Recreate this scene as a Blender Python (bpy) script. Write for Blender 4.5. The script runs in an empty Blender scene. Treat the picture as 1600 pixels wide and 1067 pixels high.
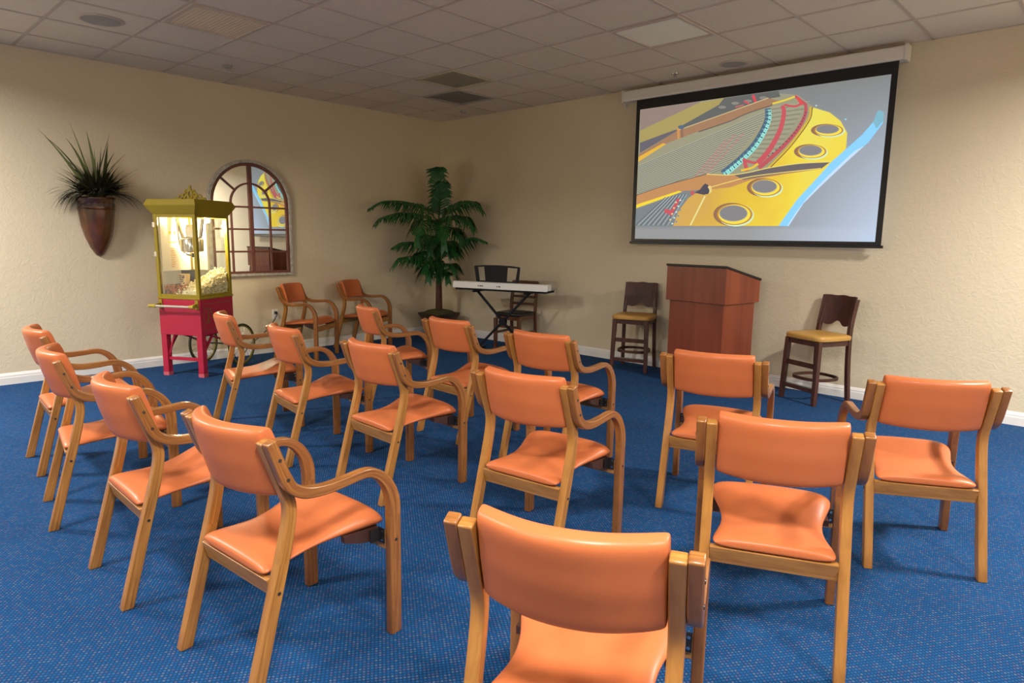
import bpy, bmesh, math, random
from mathutils import Vector, Matrix
random.seed(7)
S = bpy.context.scene
COL = S.collection
PI = math.pi

# ------------------------------------------------------------------ materials
def lin(c):
    return tuple(((x/255)/12.92 if x/255 <= .04045 else ((x/255+.055)/1.055)**2.4) for x in c)

def nodes(name):
    m = bpy.data.materials.new(name); m.use_nodes = True
    nt = m.node_tree; b = nt.nodes['Principled BSDF']
    return m, nt, b

def N(nt, t, **kw):
    n = nt.nodes.new(t)
    for k, v in kw.items():
        if hasattr(n, k): setattr(n, k, v)
        else: n.inputs[k.replace('_', ' ')].default_value = v
    return n

def mixcol(nt, fac, a, b):
    n = nt.nodes.new('ShaderNodeMix'); n.data_type = 'RGBA'
    for sock, v in ((n.inputs['Factor'], fac), (n.inputs[6], a), (n.inputs[7], b)):
        if hasattr(v, 'is_linked'): nt.links.new(v, sock)
        elif isinstance(v, (int, float)): sock.default_value = v
        else: sock.default_value = (*v[:3], 1)
    return n.outputs[2]

def pm(name, col, rough=.5, metal=0., var=.12, scale=18, bump=0., bdist=.002, coat=0., stretch=(1, 1, 1), detail=4, spec=.5):
    m, nt, b = nodes(name)
    tc = N(nt, 'ShaderNodeTexCoord'); mp = N(nt, 'ShaderNodeMapping'); mp.inputs['Scale'].default_value = stretch
    nt.links.new(tc.outputs['Object'], mp.inputs[0])
    nz = N(nt, 'ShaderNodeTexNoise'); nz.inputs['Scale'].default_value = scale; nz.inputs['Detail'].default_value = detail
    nt.links.new(mp.outputs[0], nz.inputs['Vector'])
    a = tuple(max(0, x*(1-var)) for x in col); c = tuple(min(1, x*(1+var)) for x in col)
    nt.links.new(mixcol(nt, nz.outputs[0], a, c), b.inputs['Base Color'])
    b.inputs['Roughness'].default_value = rough; b.inputs['Metallic'].default_value = metal
    b.inputs['Specular IOR Level'].default_value = spec
    b.inputs['Coat Weight'].default_value = coat; b.inputs['Coat Roughness'].default_value = .15
    if bump:
        bp = N(nt, 'ShaderNodeBump'); bp.inputs['Strength'].default_value = bump; bp.inputs['Distance'].default_value = bdist
        nt.links.new(nz.outputs[0], bp.inputs['Height']); nt.links.new(bp.outputs[0], b.inputs['Normal'])
    return m

def wood(name, c1, c2, coords='Object', stretch=(1, 1, 1), scale=6., rough=.35, coat=.3):
    m, nt, b = nodes(name)
    tc = N(nt, 'ShaderNodeTexCoord'); mp = N(nt, 'ShaderNodeMapping'); mp.inputs['Scale'].default_value = stretch
    nt.links.new(tc.outputs[coords], mp.inputs[0])
    nz = N(nt, 'ShaderNodeTexNoise'); nz.inputs['Scale'].default_value = scale; nz.inputs['Detail'].default_value = 6; nz.inputs['Distortion'].default_value = .6
    nt.links.new(mp.outputs[0], nz.inputs['Vector'])
    rp = N(nt, 'ShaderNodeValToRGB'); rp.color_ramp.elements[0].position = .32; rp.color_ramp.elements[1].position = .7
    rp.color_ramp.elements[0].color = (*c1, 1); rp.color_ramp.elements[1].color = (*c2, 1)
    nt.links.new(nz.outputs[0], rp.inputs[0]); nt.links.new(rp.outputs[0], b.inputs['Base Color'])
    b.inputs['Roughness'].default_value = rough; b.inputs['Coat Weight'].default_value = coat; b.inputs['Coat Roughness'].default_value = .2
    return m

def emis(name, col, strength=1.):
    m, nt, b = nodes(name)
    b.inputs['Base Color'].default_value = (*[.25*x for x in col], 1); b.inputs['Roughness'].default_value = .9
    b.inputs['Specular IOR Level'].default_value = 0
    b.inputs['Emission Color'].default_value = (*col, 1); b.inputs['Emission Strength'].default_value = strength
    return m

def glass(name, refl=.08):
    m = bpy.data.materials.new(name); m.use_nodes = True; nt = m.node_tree; nt.nodes.clear()
    o = N(nt, 'ShaderNodeOutputMaterial'); t = N(nt, 'ShaderNodeBsdfTransparent'); g = N(nt, 'ShaderNodeBsdfGlossy'); g.inputs['Roughness'].default_value = .02
    t.inputs[0].default_value = (.97, .98, .96, 1)
    mx = N(nt, 'ShaderNodeMixShader'); mx.inputs[0].default_value = refl
    nt.links.new(t.outputs[0], mx.inputs[1]); nt.links.new(g.outputs[0], mx.inputs[2]); nt.links.new(mx.outputs[0], o.inputs[0])
    return m

M = {}
M['chair_wood'] = wood('honey_bentwood', (.29, .112, .020), (.49, .220, .046), 'UV', (5, 130, 1), 1.0, .32, .35)
M['arm_wood'] = wood('auburn_bentwood', (.20, .068, .014), (.37, .145, .032), 'UV', (5, 130, 1), 1.0, .3, .4)
M['rail_wood'] = wood('honey_rail', (.30, .125, .028), (.48, .225, .060), 'Object', (5, 60, 60), 1.0, .35, .3)
M['dark_rail'] = pm('dark_side_rail', (.05, .018, .012), .5)
M['vinyl'] = pm('orange_vinyl', (.56, .150, .048), .36, 0, .05, 9, .12, .002, 0, spec=.32)
M['bracket'] = pm('dark_bracket_steel', (.05, .045, .045), .4, .7)
M['bolt'] = pm('bolt_steel', (.10, .09, .08), .35, .8)

def carpet():
    m, nt, b = nodes('blue_loop_carpet')
    L = nt.links.new
    tc = N(nt, 'ShaderNodeTexCoord')
    mp = N(nt, 'ShaderNodeMapping'); mp.inputs['Scale'].default_value = (78, 78, 0); mp.inputs['Rotation'].default_value = (0, 0, .62)
    L(tc.outputs['Object'], mp.inputs[0])
    fr = N(nt, 'ShaderNodeVectorMath'); fr.operation = 'FRACTION'; L(mp.outputs[0], fr.inputs[0])
    sb = N(nt, 'ShaderNodeVectorMath'); sb.operation = 'SUBTRACT'; sb.inputs[1].default_value = (.5, .5, 0); L(fr.outputs[0], sb.inputs[0])
    ln = N(nt, 'ShaderNodeVectorMath'); ln.operation = 'LENGTH'; L(sb.outputs[0], ln.inputs[0])
    mr = N(nt, 'ShaderNodeMapRange'); mr.inputs[1].default_value = .2; mr.inputs[2].default_value = .42; mr.inputs[3].default_value = 1; mr.inputs[4].default_value = 0
    L(ln.outputs['Value'], mr.inputs[0])
    fl = N(nt, 'ShaderNodeVectorMath'); fl.operation = 'FLOOR'; L(mp.outputs[0], fl.inputs[0])
    wn = N(nt, 'ShaderNodeTexWhiteNoise'); wn.noise_dimensions = '2D'; L(fl.outputs[0], wn.inputs['Vector'])
    rp = N(nt, 'ShaderNodeValToRGB'); rp.color_ramp.interpolation = 'CONSTANT'
    e = rp.color_ramp.elements; e[0].position = 0; e[0].color = (.009, .078, .235, 1); e[1].position = .45; e[1].color = (.024, .105, .26, 1)
    x = e.new(.62); x.color = (.058, .075, .19, 1); x = e.new(.84); x.color = (.075, .12, .22, 1)
    L(wn.outputs['Value'], rp.inputs[0])
    nz = N(nt, 'ShaderNodeTexNoise'); nz.inputs['Scale'].default_value = 3.; nz.inputs['Detail'].default_value = 8; L(tc.outputs['Object'], nz.inputs['Vector'])
    base = mixcol(nt, nz.outputs[0], (.005, .027, .080), (.011, .057, .148))
    L(mixcol(nt, mr.outputs[0], base, rp.outputs[0]), b.inputs['Base Color'])
    b.inputs['Roughness'].default_value = .95; b.inputs['Specular IOR Level'].default_value = .1
    bp = N(nt, 'ShaderNodeBump'); bp.inputs['Strength'].default_value = .5; bp.inputs['Distance'].default_value = .004
    L(mr.outputs[0], bp.inputs['Height']); L(bp.outputs[0], b.inputs['Normal'])
    return m
M['carpet'] = carpet()

def wallmat():
    m, nt, b = nodes('cream_textured_paint')
    L = nt.links.new; tc = N(nt, 'ShaderNodeTexCoord')
    n1 = N(nt, 'ShaderNodeTexNoise'); n1.inputs['Scale'].default_value = 26; n1.inputs['Detail'].default_value = 5; n1.inputs['Distortion'].default_value = 1.2
    n2 = N(nt, 'ShaderNodeTexNoise'); n2.inputs['Scale'].default_value = 1.3; n2.inputs['Detail'].default_value = 3
    for n in (n1, n2): L(tc.outputs['Object'], n.inputs['Vector'])
    L(mixcol(nt, n2.outputs[0], (.65, .545, .375), (.70, .600, .425)), b.inputs['Base Color'])
    b.inputs['Roughness'].default_value = .55; b.inputs['Specular IOR Level'].default_value = .35
    rp = N(nt, 'ShaderNodeValToRGB'); rp.color_ramp.elements[0].position = .42; rp.color_ramp.elements[1].position = .62; L(n1.outputs[0], rp.inputs[0])
    bp = N(nt, 'ShaderNodeBump'); bp.inputs['Strength'].default_value = .3; bp.inputs['Distance'].default_value = .003
    L(rp.outputs[0], bp.inputs['Height']); L(bp.outputs[0], b.inputs['Normal'])
    return m
M['wall'] = wallmat()
M['tile'] = pm('ceiling_tile', (.74, .655, .535), .9, 0, .10, 60, .25, .003, spec=.1)
M['grid'] = pm('ceiling_grid_paint', (.55, .455, .38), .6, 0, .05)
M['trim'] = pm('white_trim_paint', (.78, .75, .70), .4, 0, .03)
M['black'] = pm('black_masking', (.006, .006, .009), .35, 0, .1)
M['case'] = pm('white_case', (.72, .68, .62), .4, 0, .03)
M['plastic_white'] = pm('white_plastic', (.80, .79, .75), .35, 0, .03)
M['plastic_grey'] = pm('grey_plastic', (.35, .33, .28), .45, 0, .05)
M['plastic_black'] = pm('black_plastic', (.010, .009, .013), .6, 0, .1, spec=.2)
M['cherry'] = wood('cherry_laminate', (.19, .036, .016), (.30, .066, .026), 'Object', (9, 9, .7), 1.0, .35, .2)
M['stool_wood'] = wood('mahogany_stool', (.045, .013, .008), (.085, .026, .014), 'Object', (30, 30, 3), 1.0, .42, .12)
M['stool_back'] = wood('mahogany_panel', (.040, .011, .007), (.070, .020, .012), 'Object', (30, 30, 3), 1.0, .55, 0)
M['mustard'] = pm('mustard_vinyl', (.50, .27, .060), .4, 0, .06, 8)
M['red'] = pm('crimson_paint', (.44, .014, .045), .42, 0, .05, 8)
M['olive'] = pm('mustard_green_paint', (.30, .215, .008), .4, 0, .06, 10)
M['grip'] = pm('yellow_grip', (.45, .34, .04), .4, 0, .05)
M['handle'] = pm('cream_handle', (.50, .46, .36), .4, 0, .05)
M['steel'] = pm('polished_steel', (.62, .60, .57), .18, 1., .05)
M['gold'] = pm('gold_letter_paint', (.20, .105, .02), .5, 0, .15)
M['glass'] = glass('clear_pane')
M['corn'] = pm('popped_corn', (.86, .72, .42), .8, 0, .25, 40)
M['caramel'] = pm('caramel_corn', (.40, .11, .022), .6, 0, .6, 60)
M['scoop'] = pm('brushed_tray', (.10, .10, .105), .45, .6)
M['paper'] = pm('paper_cup', (.80, .58, .28), .7, 0, .05)
M['ink'] = pm('dark_ink', (.05, .02, .015), .7)
M['sticker_y'] = pm('yellow_ink', (.85, .68, .02), .6, 0, .05)
M['sticker_o'] = pm('orange_ink', (.80, .50, .20), .7, 0, .3, 120)
M['panel_white'] = pm('white_panel', (.80, .75, .62), .5, 0, .03)
M['bulb'] = emis('warm_bulb', (1., .78, .45), 22)
M['tyre'] = pm('dark_tyre', (.04, .045, .02), .6)
M['rim'] = pm('olive_rim', (.22, .17, .012), .4)
M['mirror'] = pm('silvered_glass', (.86, .88, .84), .015, 1., .01)
M['mirror_wood'] = pm('red_brown_muntin', (.15, .050, .034), .55, 0, .4, 30)
M['distressed'] = pm('chipped_white_frame', (.44, .41, .35), .7, 0, .7, 26, .5, .004)
M['pot_glaze'] = pm('copper_brown_glaze', (.105, .034, .010), .25, 0, .6, 9, .1, .003, .6)
M['pot_dark'] = pm('dark_band', (.035, .014, .012), .35, 0, .4, 20)
M['scroll'] = pm('bronze_scroll', (.16, .12, .09), .4, .3, .3)
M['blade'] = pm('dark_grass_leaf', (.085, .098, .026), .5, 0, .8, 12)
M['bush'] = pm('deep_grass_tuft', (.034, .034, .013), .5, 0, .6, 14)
M['palm'] = pm('palm_leaf', (.018, .105, .022), .4, 0, .5, 8)
M['trunk'] = pm('palm_trunk', (.085, .030, .014), .7, 0, .5, 30, .5, .004, 0, (1, 1, .4))
M['moss'] = pm('sheet_moss', (.085, .075, .022), .9, 0, .5, 40, .8, .01)
M['pot_red'] = pm('lacquer_red_pot', (.085, .014, .010), .3, 0, .2, 10, coat=.3)
M['pot_rim'] = pm('black_pot_rim', (.06, .03, .014), .35, 0, .3)
M['chair_dark'] = wood('walnut_side_chair', (.085, .030, .014), (.15, .055, .026), 'Object', (30, 30, 3), 1.0, .3, .3)
M['cushion'] = pm('black_vinyl', (.010, .009, .010), .35, 0, .1)
M['vent'] = pm('grey_green_grille', (.50, .45, .31), .7, 0, .1)
M['vent2'] = pm('dark_grey_grille', (.38, .345, .30), .7, 0, .1)
M['speaker'] = pm('grey_speaker_grille', (.36, .34, .33), .6, .1, .05)
M['diffuser_tan'] = pm('prismatic_tan_lens', (.72, .58, .42), .4, 0, .08, 3)
M['diffuser'] = pm('prismatic_lens', (.92, .88, .72), .35, 0, .06, 3)  # paler than the tan lens: reflected light put into the colour
M['cord'] = pm('black_cord', (.015, .015, .018), .5)
M['screen_foot'] = pm('green_foot_plate', (.30, .36, .28), .3, .8)

# ------------------------------------------------------------------ mesh builder
class MB:
    def __init__(s): s.v = []; s.f = []; s.m = []; s.uv = []
    def add(s, vs, fs, mi=0, uvs=None):
        o = len(s.v); s.v += [tuple(p) for p in vs]
        for k, f in enumerate(fs):
            s.f.append([o+i for i in f]); s.m.append(mi); s.uv.append(uvs[k] if uvs else None)
        return s
    def box(s, x0, x1, y0, y1, z0, z1, mi=0):
        vs = [(x, y, z) for z in (z0, z1) for y in (y0, y1) for x in (x0, x1)]
        return s.add(vs, [(0, 2, 3, 1), (4, 5, 7, 6), (0, 1, 5, 4), (2, 6, 7, 3), (0, 4, 6, 2), (1, 3, 7, 5)], mi)
    def bar(s, a, b, w, h, up=(0, 0, 1), mi=0, w2=None, h2=None):
        a = Vector(a); b = Vector(b); d = (b-a).normalized(); u = Vector(up)
        r = d.cross(u)
        if r.length < 1e-4: r = d.cross(Vector((1, 0, 0)))
        r.normalize(); u = r.cross(d)
        vs = []
        for p, ww, hh in ((a, w, h), (b, w2 or w, h2 or h)):
            for sx, sz in ((-1, -1), (1, -1), (1, 1), (-1, 1)): vs.append(p+r*(sx*ww/2)+u*(sz*hh/2))
        return s.add(vs, [(3, 2, 1, 0), (4, 5, 6, 7), (0, 1, 5, 4), (1, 2, 6, 5), (2, 3, 7, 6), (3, 0, 4, 7)], mi)
    def loft(s, loops, cap=True, closed=True, mi=0, ring=False):
        n = len(loops[0]); vs = [p for l in loops for p in l]; fs = []
        L = len(loops)
        for i in range(L if ring else L-1):
            j = (i+1) % L
            for k in range(n if closed else n-1):
                k2 = (k+1) % n
                fs.append((i*n+k, i*n+k2, j*n+k2, j*n+k))
        if cap and not ring:
            fs.append(tuple(reversed(range(n)))); fs.append(tuple((L-1)*n+k for k in range(n)))
        return s.add(vs, fs, mi)
    def tube(s, pts, r, n=8, cap=True, mi=0, ring=False):
        pts = [Vector(p) for p in pts]; loops = []; L = len(pts); u = None
        for i, p in enumerate(pts):
            if ring: d = pts[(i+1) % L]-pts[i-1]
            else: d = pts[min(i+1, L-1)]-pts[max(i-1, 0)]
            d.normalize()
            if u is None:
                u = d.cross(Vector((0, 0, 1)))
                if u.length < 1e-3: u = d.cross(Vector((1, 0, 0)))
            u = (u-d*u.dot(d)).normalized(); w = d.cross(u)
            rr = r[i] if isinstance(r, (list, tuple)) else r
            loops.append([p+u*(rr*math.cos(2*PI*k/n))+w*(rr*math.sin(2*PI*k/n)) for k in range(n)])
        return s.loft(loops, cap, True, mi, ring)
    def lathe(s, prof, n=24, c=(0, 0, 0), a0=0, a1=2*PI, mi=0):
        full = abs(a1-a0-2*PI) < 1e-6; steps = n if full else n+1
        loops = [[(c[0]+r*math.cos(a0+(a1-a0)*k/n), c[1]+r*math.sin(a0+(a1-a0)*k/n), c[2]+z) for k in range(steps)] for r, z in prof]
        return s.loft(loops, full, full, mi)
    def prism(s, poly, ax, t0, t1, mi=0):
        def P(p, t):
            return {'x': (t, p[0], p[1]), 'y': (p[0], t, p[1]), 'z': (p[0], p[1], t)}[ax]
        n = len(poly)
        vs = [P(p, t0) for p in poly]+[P(p, t1) for p in poly]
        fs = [tuple(range(n)), tuple(reversed(range(n, 2*n)))]+[(k, k+n, (k+1) % n+n, (k+1) % n) for k in range(n)]
        return s.add(vs, fs, mi)
    def build(s, name, mats, parent=None, smooth=False, bevel=0., sub=0, ang=40, seg=2):
        me = bpy.data.meshes.new(name); me.from_pydata(s.v, [], s.f)
        mats = mats if isinstance(mats, (list, tuple)) else [mats]
        for mm in mats: me.materials.append(mm)
        for p, mi in zip(me.polygons, s.m): p.material_index = mi
        if any(u for u in s.uv):
            ul = me.uv_layers.new(name='UVMap')
            for p, u in zip(me.polygons, s.uv):
                if u:
                    for li, c in zip(p.loop_indices, u): ul.data[li].uv = c
        bm = bmesh.new(); bm.from_mesh(me); bmesh.ops.recalc_face_normals(bm, faces=bm.faces); bm.to_mesh(me); bm.free()
        o = bpy.data.objects.new(name, me); COL.objects.link(o)
        if parent: o.parent = parent
        if smooth:
            me.shade_smooth()
            if not sub and ang < 180:
                me.set_sharp_from_angle(angle=math.radians(ang))
        if bevel:
            b = o.modifiers.new('bevel', 'BEVEL'); b.width = bevel; b.segments = seg; b.limit_method = 'ANGLE'; b.angle_limit = math.radians(40)
        if sub:
            d = o.modifiers.new('sub', 'SUBSURF'); d.levels = sub; d.render_levels = sub
        return o

def thing(name, label, cat, loc=(0, 0, 0), rz=0, group=None):
    o = bpy.data.objects.new(name, None); COL.objects.link(o); o.empty_display_size = .1
    o.location = loc; o.rotation_euler = (0, 0, rz); o['label'] = label; o['category'] = cat
    if group: o['group'] = group
    return o
def tag(o, label, cat, group=None):
    o['label'] = label; o['category'] = cat
    if group: o['group'] = group
    return o
def struct(o): o['kind'] = 'structure'; return o
def dup(root, loc, rz, label):
    r = root.copy(); COL.objects.link(r); r.location = loc; r.rotation_euler = (0, 0, rz); r['label'] = label
    for ch in list(root.children):
        c = ch.copy(); COL.objects.link(c); c.parent = r
        for g in list(ch.children):
            d = g.copy(); COL.objects.link(d); d.parent = c
    return r

def cr(pts, n=6):      # Catmull-Rom resample
    P = [Vector(p) for p in pts]; out = []
    for i in range(len(P)-1):
        a = P[max(i-1, 0)]; b = P[i]; c = P[i+1]; d = P[min(i+2, len(P)-1)]
        for k in range(n):
            t = k/n
            out.append(.5*((2*b)+(c-a)*t+(2*a-5*b+4*c-d)*t*t+(3*b-a-3*c+d)*t**3))
    out.append(P[-1]); return out

# ------------------------------------------------------------------ the room
H = 2.992; XR = 9.4; YF = -9.6; T = .12
def wallbox(name, *b):
    return struct(MB().box(*b).build(name, M['wall']))
wallbox('wall_left', -T, 0, YF, T, 0, H+.1)
wallbox('wall_back', 0, XR, 0, T, 0, H+.1)
wallbox('wall_right', XR, XR+T, YF-T, T, 0, H+.1)
wallbox('wall_front', -T, XR, YF-T, YF, 0, H+.1)
struct(MB().box(-T, XR+T, YF-T, T, -.1, 0).build('floor', M['carpet']))

TS = .61; GX = .507; GY = .63
gx = lambda i: GX+TS*(i-1)
gy = lambda j: -GY-TS*(8-j)
openings = [(3, 2), (7, 6), (3, 6), (2, 7)]      # cells (i,j): troffer, troffer, vent, vent
# ceiling slab sits above the grid; tiles are part of its texture
struct(MB().box(-T, XR+T, YF-T, T, H, H+.1).build('ceiling', M['tile']))
g = MB()
i = 1
while gx(i) < XR: g.box(gx(i)-.012, gx(i)+.012, YF, 0, H-.006, H); i += 1
j = 8
while gy(j) > YF: g.box(0, XR, gy(j)-.012, gy(j)+.012, H-.0055, H); j -= 1
g.box(0, .02, YF, 0, H-.006, H).box(.02, XR, -.02, 0, H-.006, H)
struct(g.build('trim_1', M['grid']))

def baseboard(name, along):
    prof = [(0, 0), (.016, 0), (.016, .062), (.013, .070), (.013, .082), (.006, .098), (.002, .105), (0, .105)]
    m = MB()
    if along == 'left': m.prism([(y, z) for y, z in prof], 'y', YF, -.016)
    elif along == 'back': m.prism([(-y, z) for y, z in prof], 'x', 0, XR)
    elif along == 'right': m.prism([(XR-y, z) for y, z in prof], 'y', YF, -.016)
    return struct(m.build('baseboard_'+along, M['trim']))
for a in ('left', 'back', 'right'): baseboard(a, a)

# ------------------------------------------------------------------ ceiling fixtures
def cell(i, j): return (gx(i)+TS/2, gy(j)+TS/2)
def troffer(i, j, mat, label):
    x, y = cell(i, j); t = thing('ceiling_light', label, 'ceiling light', (x, y, H-.012), 0, 'ceiling light panels')
    h = TS/2-.012; f = MB()
    for a, b, c, d in ((-h, h, -h, -h+.02), (-h, h, h-.02, h), (-h, -h+.02, -h+.02, h-.02), (h-.02, h, -h+.02, h-.02)): f.box(a, b, c, d, -.004, .012)
    f.build('frame', M['grid'], t)
    d = MB(); n = 18
    for k in range(n):
        y0 = -h+.02+(2*h-.04)*k/n; y1 = y0+(2*h-.04)/n
        d.add([(-h+.02, y0, .008), (h-.02, y0, .008), (h-.02, (y0+y1)/2, .0045), (-h+.02, (y0+y1)/2, .0045), (h-.02, y1, .008), (-h+.02, y1, .008)], [(0, 1, 2, 3), (3, 2, 4, 5)])
    d.build('diffuser', mat, t)
troffer(3, 2, M['diffuser_tan'], 'tan square ceiling light panel near the round speaker, at top left')
troffer(7, 6, M['diffuser'], 'pale square ceiling light panel in front of the projection screen')
def vent(i, j, mat, label):
    x, y = cell(i, j); t = thing('air_vent', label, 'air vent', (x, y, H-.012), 0, 'dark ceiling vents')
    h = TS/2-.012; f = MB()
    for a, b, c, d in ((-h, h, -h, -h+.03), (-h, h, h-.03, h), (-h, -h+.03, -h+.03, h-.03), (h-.03, h, -h+.03, h-.03)): f.box(a, b, c, d, -.003, .012)
    f.build('frame', mat, t)
    s = MB(); n = 26
    for k in range(n):
        y0 = -h+.03+(2*h-.06)*(k+.5)/n
        s.add([(-h+.03, y0-.0106, .004), (h-.03, y0-.0106, .004), (h-.03, y0+.0106, .0065), (-h+.03, y0+.0106, .0065)], [(0, 1, 2, 3)])
    s.build('grille', mat, t)
vent(3, 6, M['vent'], 'olive grey square ceiling vent, the one farther from the corner')
vent(2, 7, M['vent2'], 'dark grey square ceiling vent, the one closer to the room corner')
def speaker(x, y, r, label):
    t = thing('ceiling_speaker', label, 'ceiling speaker', (x, y, H), 0, 'round ceiling speakers')
    MB().lathe([(r, 0), (r, -.006), (r-.012, -.012), (r-.02, -.009), (r-.02, 0)], 40).build('trim_ring', M['grid'], t, True)
    MB().lathe([(r-.02, -.003), (r-.02, -.009), (r*.4, -.013), (.001, -.014), (.001, -.003)], 40).build('grille', M['speaker'], t, True)
speaker(1.40, -4.59, .155, 'round grey ceiling speaker at the upper left of the photo')
speaker(4.47, -.31, .125, 'round grey ceiling speaker just above the projection screen case')
def smoke(x, y, r, label, nm='smoke_detector', cat='smoke detector'):
    t = MB().lathe([(r, 0), (r, -.012), (r*.8, -.026), (r*.35, -.030), (.001, -.030)], 24).build(nm, M['plastic_grey'], None, True)
    t.location = (x, y, H); tag(t, label, cat, 'small ceiling detectors')
smoke(.77, -3.35, .045, 'small ceiling detector above the mirror side of the left wall')
smoke(.84, -.33, .045, 'small ceiling detector near the far corner above the palm')
t = thing('fire_sprinkler', 'small pendant fire sprinkler on the ceiling by the screen case', 'sprinkler', (3.876, -.315, H))
MB().lathe([(.038, 0), (.036, -.006), (.02, -.012), (.001, -.012)], 20).build('escutcheon', M['steel'], t, True)
MB().lathe([(.008, -.012), (.008, -.03), (.001, -.03)], 10).box(-.013, -.010, -.003, .003, -.05, -.02).box(.010, .013, -.003, .003, -.05, -.02).build('sprinkler_body', M['steel'], t)
MB().lathe([(.018, -.05), (.018, -.052), (.001, -.053)], 14).build('deflector', M['steel'], t)

# ------------------------------------------------------------------ armchairs
def strip(a, b, x0, x1, n=6, smooth=True, caps=(1, 1)):
    """bent lamination: edge polylines a,b (y,z) lofted between x0 and x1, with uv along the length"""
    A = cr([(0, *p) for p in a], n) if smooth else [Vector((0, *p)) for p in a]
    B = cr([(0, *p) for p in b], n) if smooth else [Vector((0, *p)) for p in b]
    m = MB(); L = [0]
    for k in range(1, len(A)): L.append(L[-1]+((A[k]+B[k])/2-(A[k-1]+B[k-1])/2).length)
    th = .035
    off = random.random()*3
    for k in range(len(A)-1):
        q = [(x, p.y, p.z) for x in (x0, x1) for p in (A[k], A[k+1], B[k+1], B[k])]
        u0, u1 = L[k], L[k+1]; w = abs(x1-x0)
        m.add(q, [(0, 1, 2, 3), (7, 6, 5, 4), (0, 4, 5, 1), (3, 2, 6, 7)], 0,
              [[(u0, off), (u1, off), (u1, off+th), (u0, off+th)], [(u0, off+th), (u1, off+th), (u1, off), (u0, off)],
               [(u0, 7), (u0, 7+w*.25), (u1, 7+w*.25), (u1, 7)], [(u0, 8), (u1, 8), (u1, 8+w*.25), (u0, 8+w*.25)]])
    for k, fl in ((0, 0), (len(A)-1, 1)):
        if not caps[fl]: continue
        q = [(x, p.y, p.z) for x in (x0, x1) for p in (A[k], B[k])]
        m.add(q, [(0, 1, 3, 2)], 0, [[(0, off), (0, off+th), (.03, off+th), (.03, off)]])
    return m
def weld(o):
    bm = bmesh.new(); bm.from_mesh(o.data); bmesh.ops.remove_doubles(bm, verts=bm.verts, dist=1e-5)
    bmesh.ops.recalc_face_normals(bm, faces=bm.faces); bm.to_mesh(o.data); bm.free(); return o

ARM_UP = [(-.172, .812), (-.150, .752), (-.125, .690), (-.104, .657), (-.060, .637), (0, .630), (.07, .632), (.150, .636), (.198, .622), (.240, .590), (.272, .540), (.287, .490), (.288, .440)]
ARM_LO = [(-.203, .800), (-.182, .738), (-.158, .672), (-.130, .632), (-.080, .605), (-.005, .597), (.07, .601), (.140, .606), (.176, .596), (.206, .571), (.228, .535), (.240, .485), (.242, .440)]
POST_F = [(-.172, .806), (-.150, .745), (-.125, .672), (-.100, .612), (-.094, .563), (-.106, .490), (-.126, .410)]
POST_B = [(-.203, .796), (-.180, .730), (-.153, .655), (-.133, .600), (-.130, .558), (-.141, .500), (-.164, .415)]
RLEG_F = [(-.126, .410), (-.163, .275), (-.237, 0)]
RLEG_B = [(-.164, .415), (-.203, .278), (-.280, 0)]

def seat_mesh():
    vs = [-.190, -.186, -.172, -.14, -.08, -.02, .05, .11, .16, .20, .235, .258, .266, .270]
    wv = [.176, .188, .1955, .194, .178, .168, .174, .194, .211, .219, .218, .209, .196, .180]
    zt = [.385, .394, .401, .404, .405, .408, .420, .438, .455, .461, .452, .434, .416, .400]
    zb = [.374, .368, .366, .368, .372, .376, .380, .384, .386, .386, .385, .385, .387, .390]
    loops = []
    for y, w, a, b in zip(vs, wv, zt, zb):
        c = []; n = 12; e = .022
        mid = (a+b)/2; hh = (a-b)/2
        xs = [-1, -.82, -.5, 0, .5, .82, 1]
        top = [(w*x if abs(x) < 1 else x*w, y, mid+hh*(1.0-.18*abs(x)**3)*(1 if abs(x) < 1 else .35)+(.006*(1-x*x))) for x in xs]
        bot = [(w*x*.98, y, mid-hh*(1 if abs(x) < 1 else .45)) for x in reversed(xs)]
        loops.append(top+bot)
    return MB().loft(loops)

def pad_mesh():
    W = .1985; loops = []
    xs = [-1, -.985, -.95, -.8, -.5, -.2, .2, .5, .8, .95, .985, 1]
    for x in xs:
        sh = {1: .55, .985: .85, .95: .97}.get(abs(x), 1.)
        arc = -.070*(1-x*x)
        c = Vector((0, -.138+arc, .722)); up = Vector((0, -.055, .210)).normalized(); fw = Vector((0, up.z, -up.y))
        hh = .112*(1-(1-sh)*.14); tt = .029*sh
        pts = [(-1, -.80), (-1, -.4), (-1.12, 0), (-1, .4), (-1, .80), (-.75, .97), (-.3, 1), (.3, 1), (.75, .97), (1, .80), (1.12, .3), (1.12, -.3), (1, -.80), (.75, -.97), (.3, -1), (-.3, -1), (-.75, -.97)]
        bow = .003*(1-x*x)
        loops.append([Vector((x*W, 0, 0))+c+fw*(tt*a)+up*(hh*b+(bow*b)) for a, b in pts])
    return MB().loft(loops)

def bolt(parent, x, y, z, sx):
    m = MB().lathe([(.0055, 0), (.0055, .0018), (.003, .0022), (.001, .0014)], 10)
    m.v = [(x+sx*p[2], y+p[0], z+p[1]) for p in m.v]
    m.build('bolt', M['bolt'], parent, True)

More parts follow.
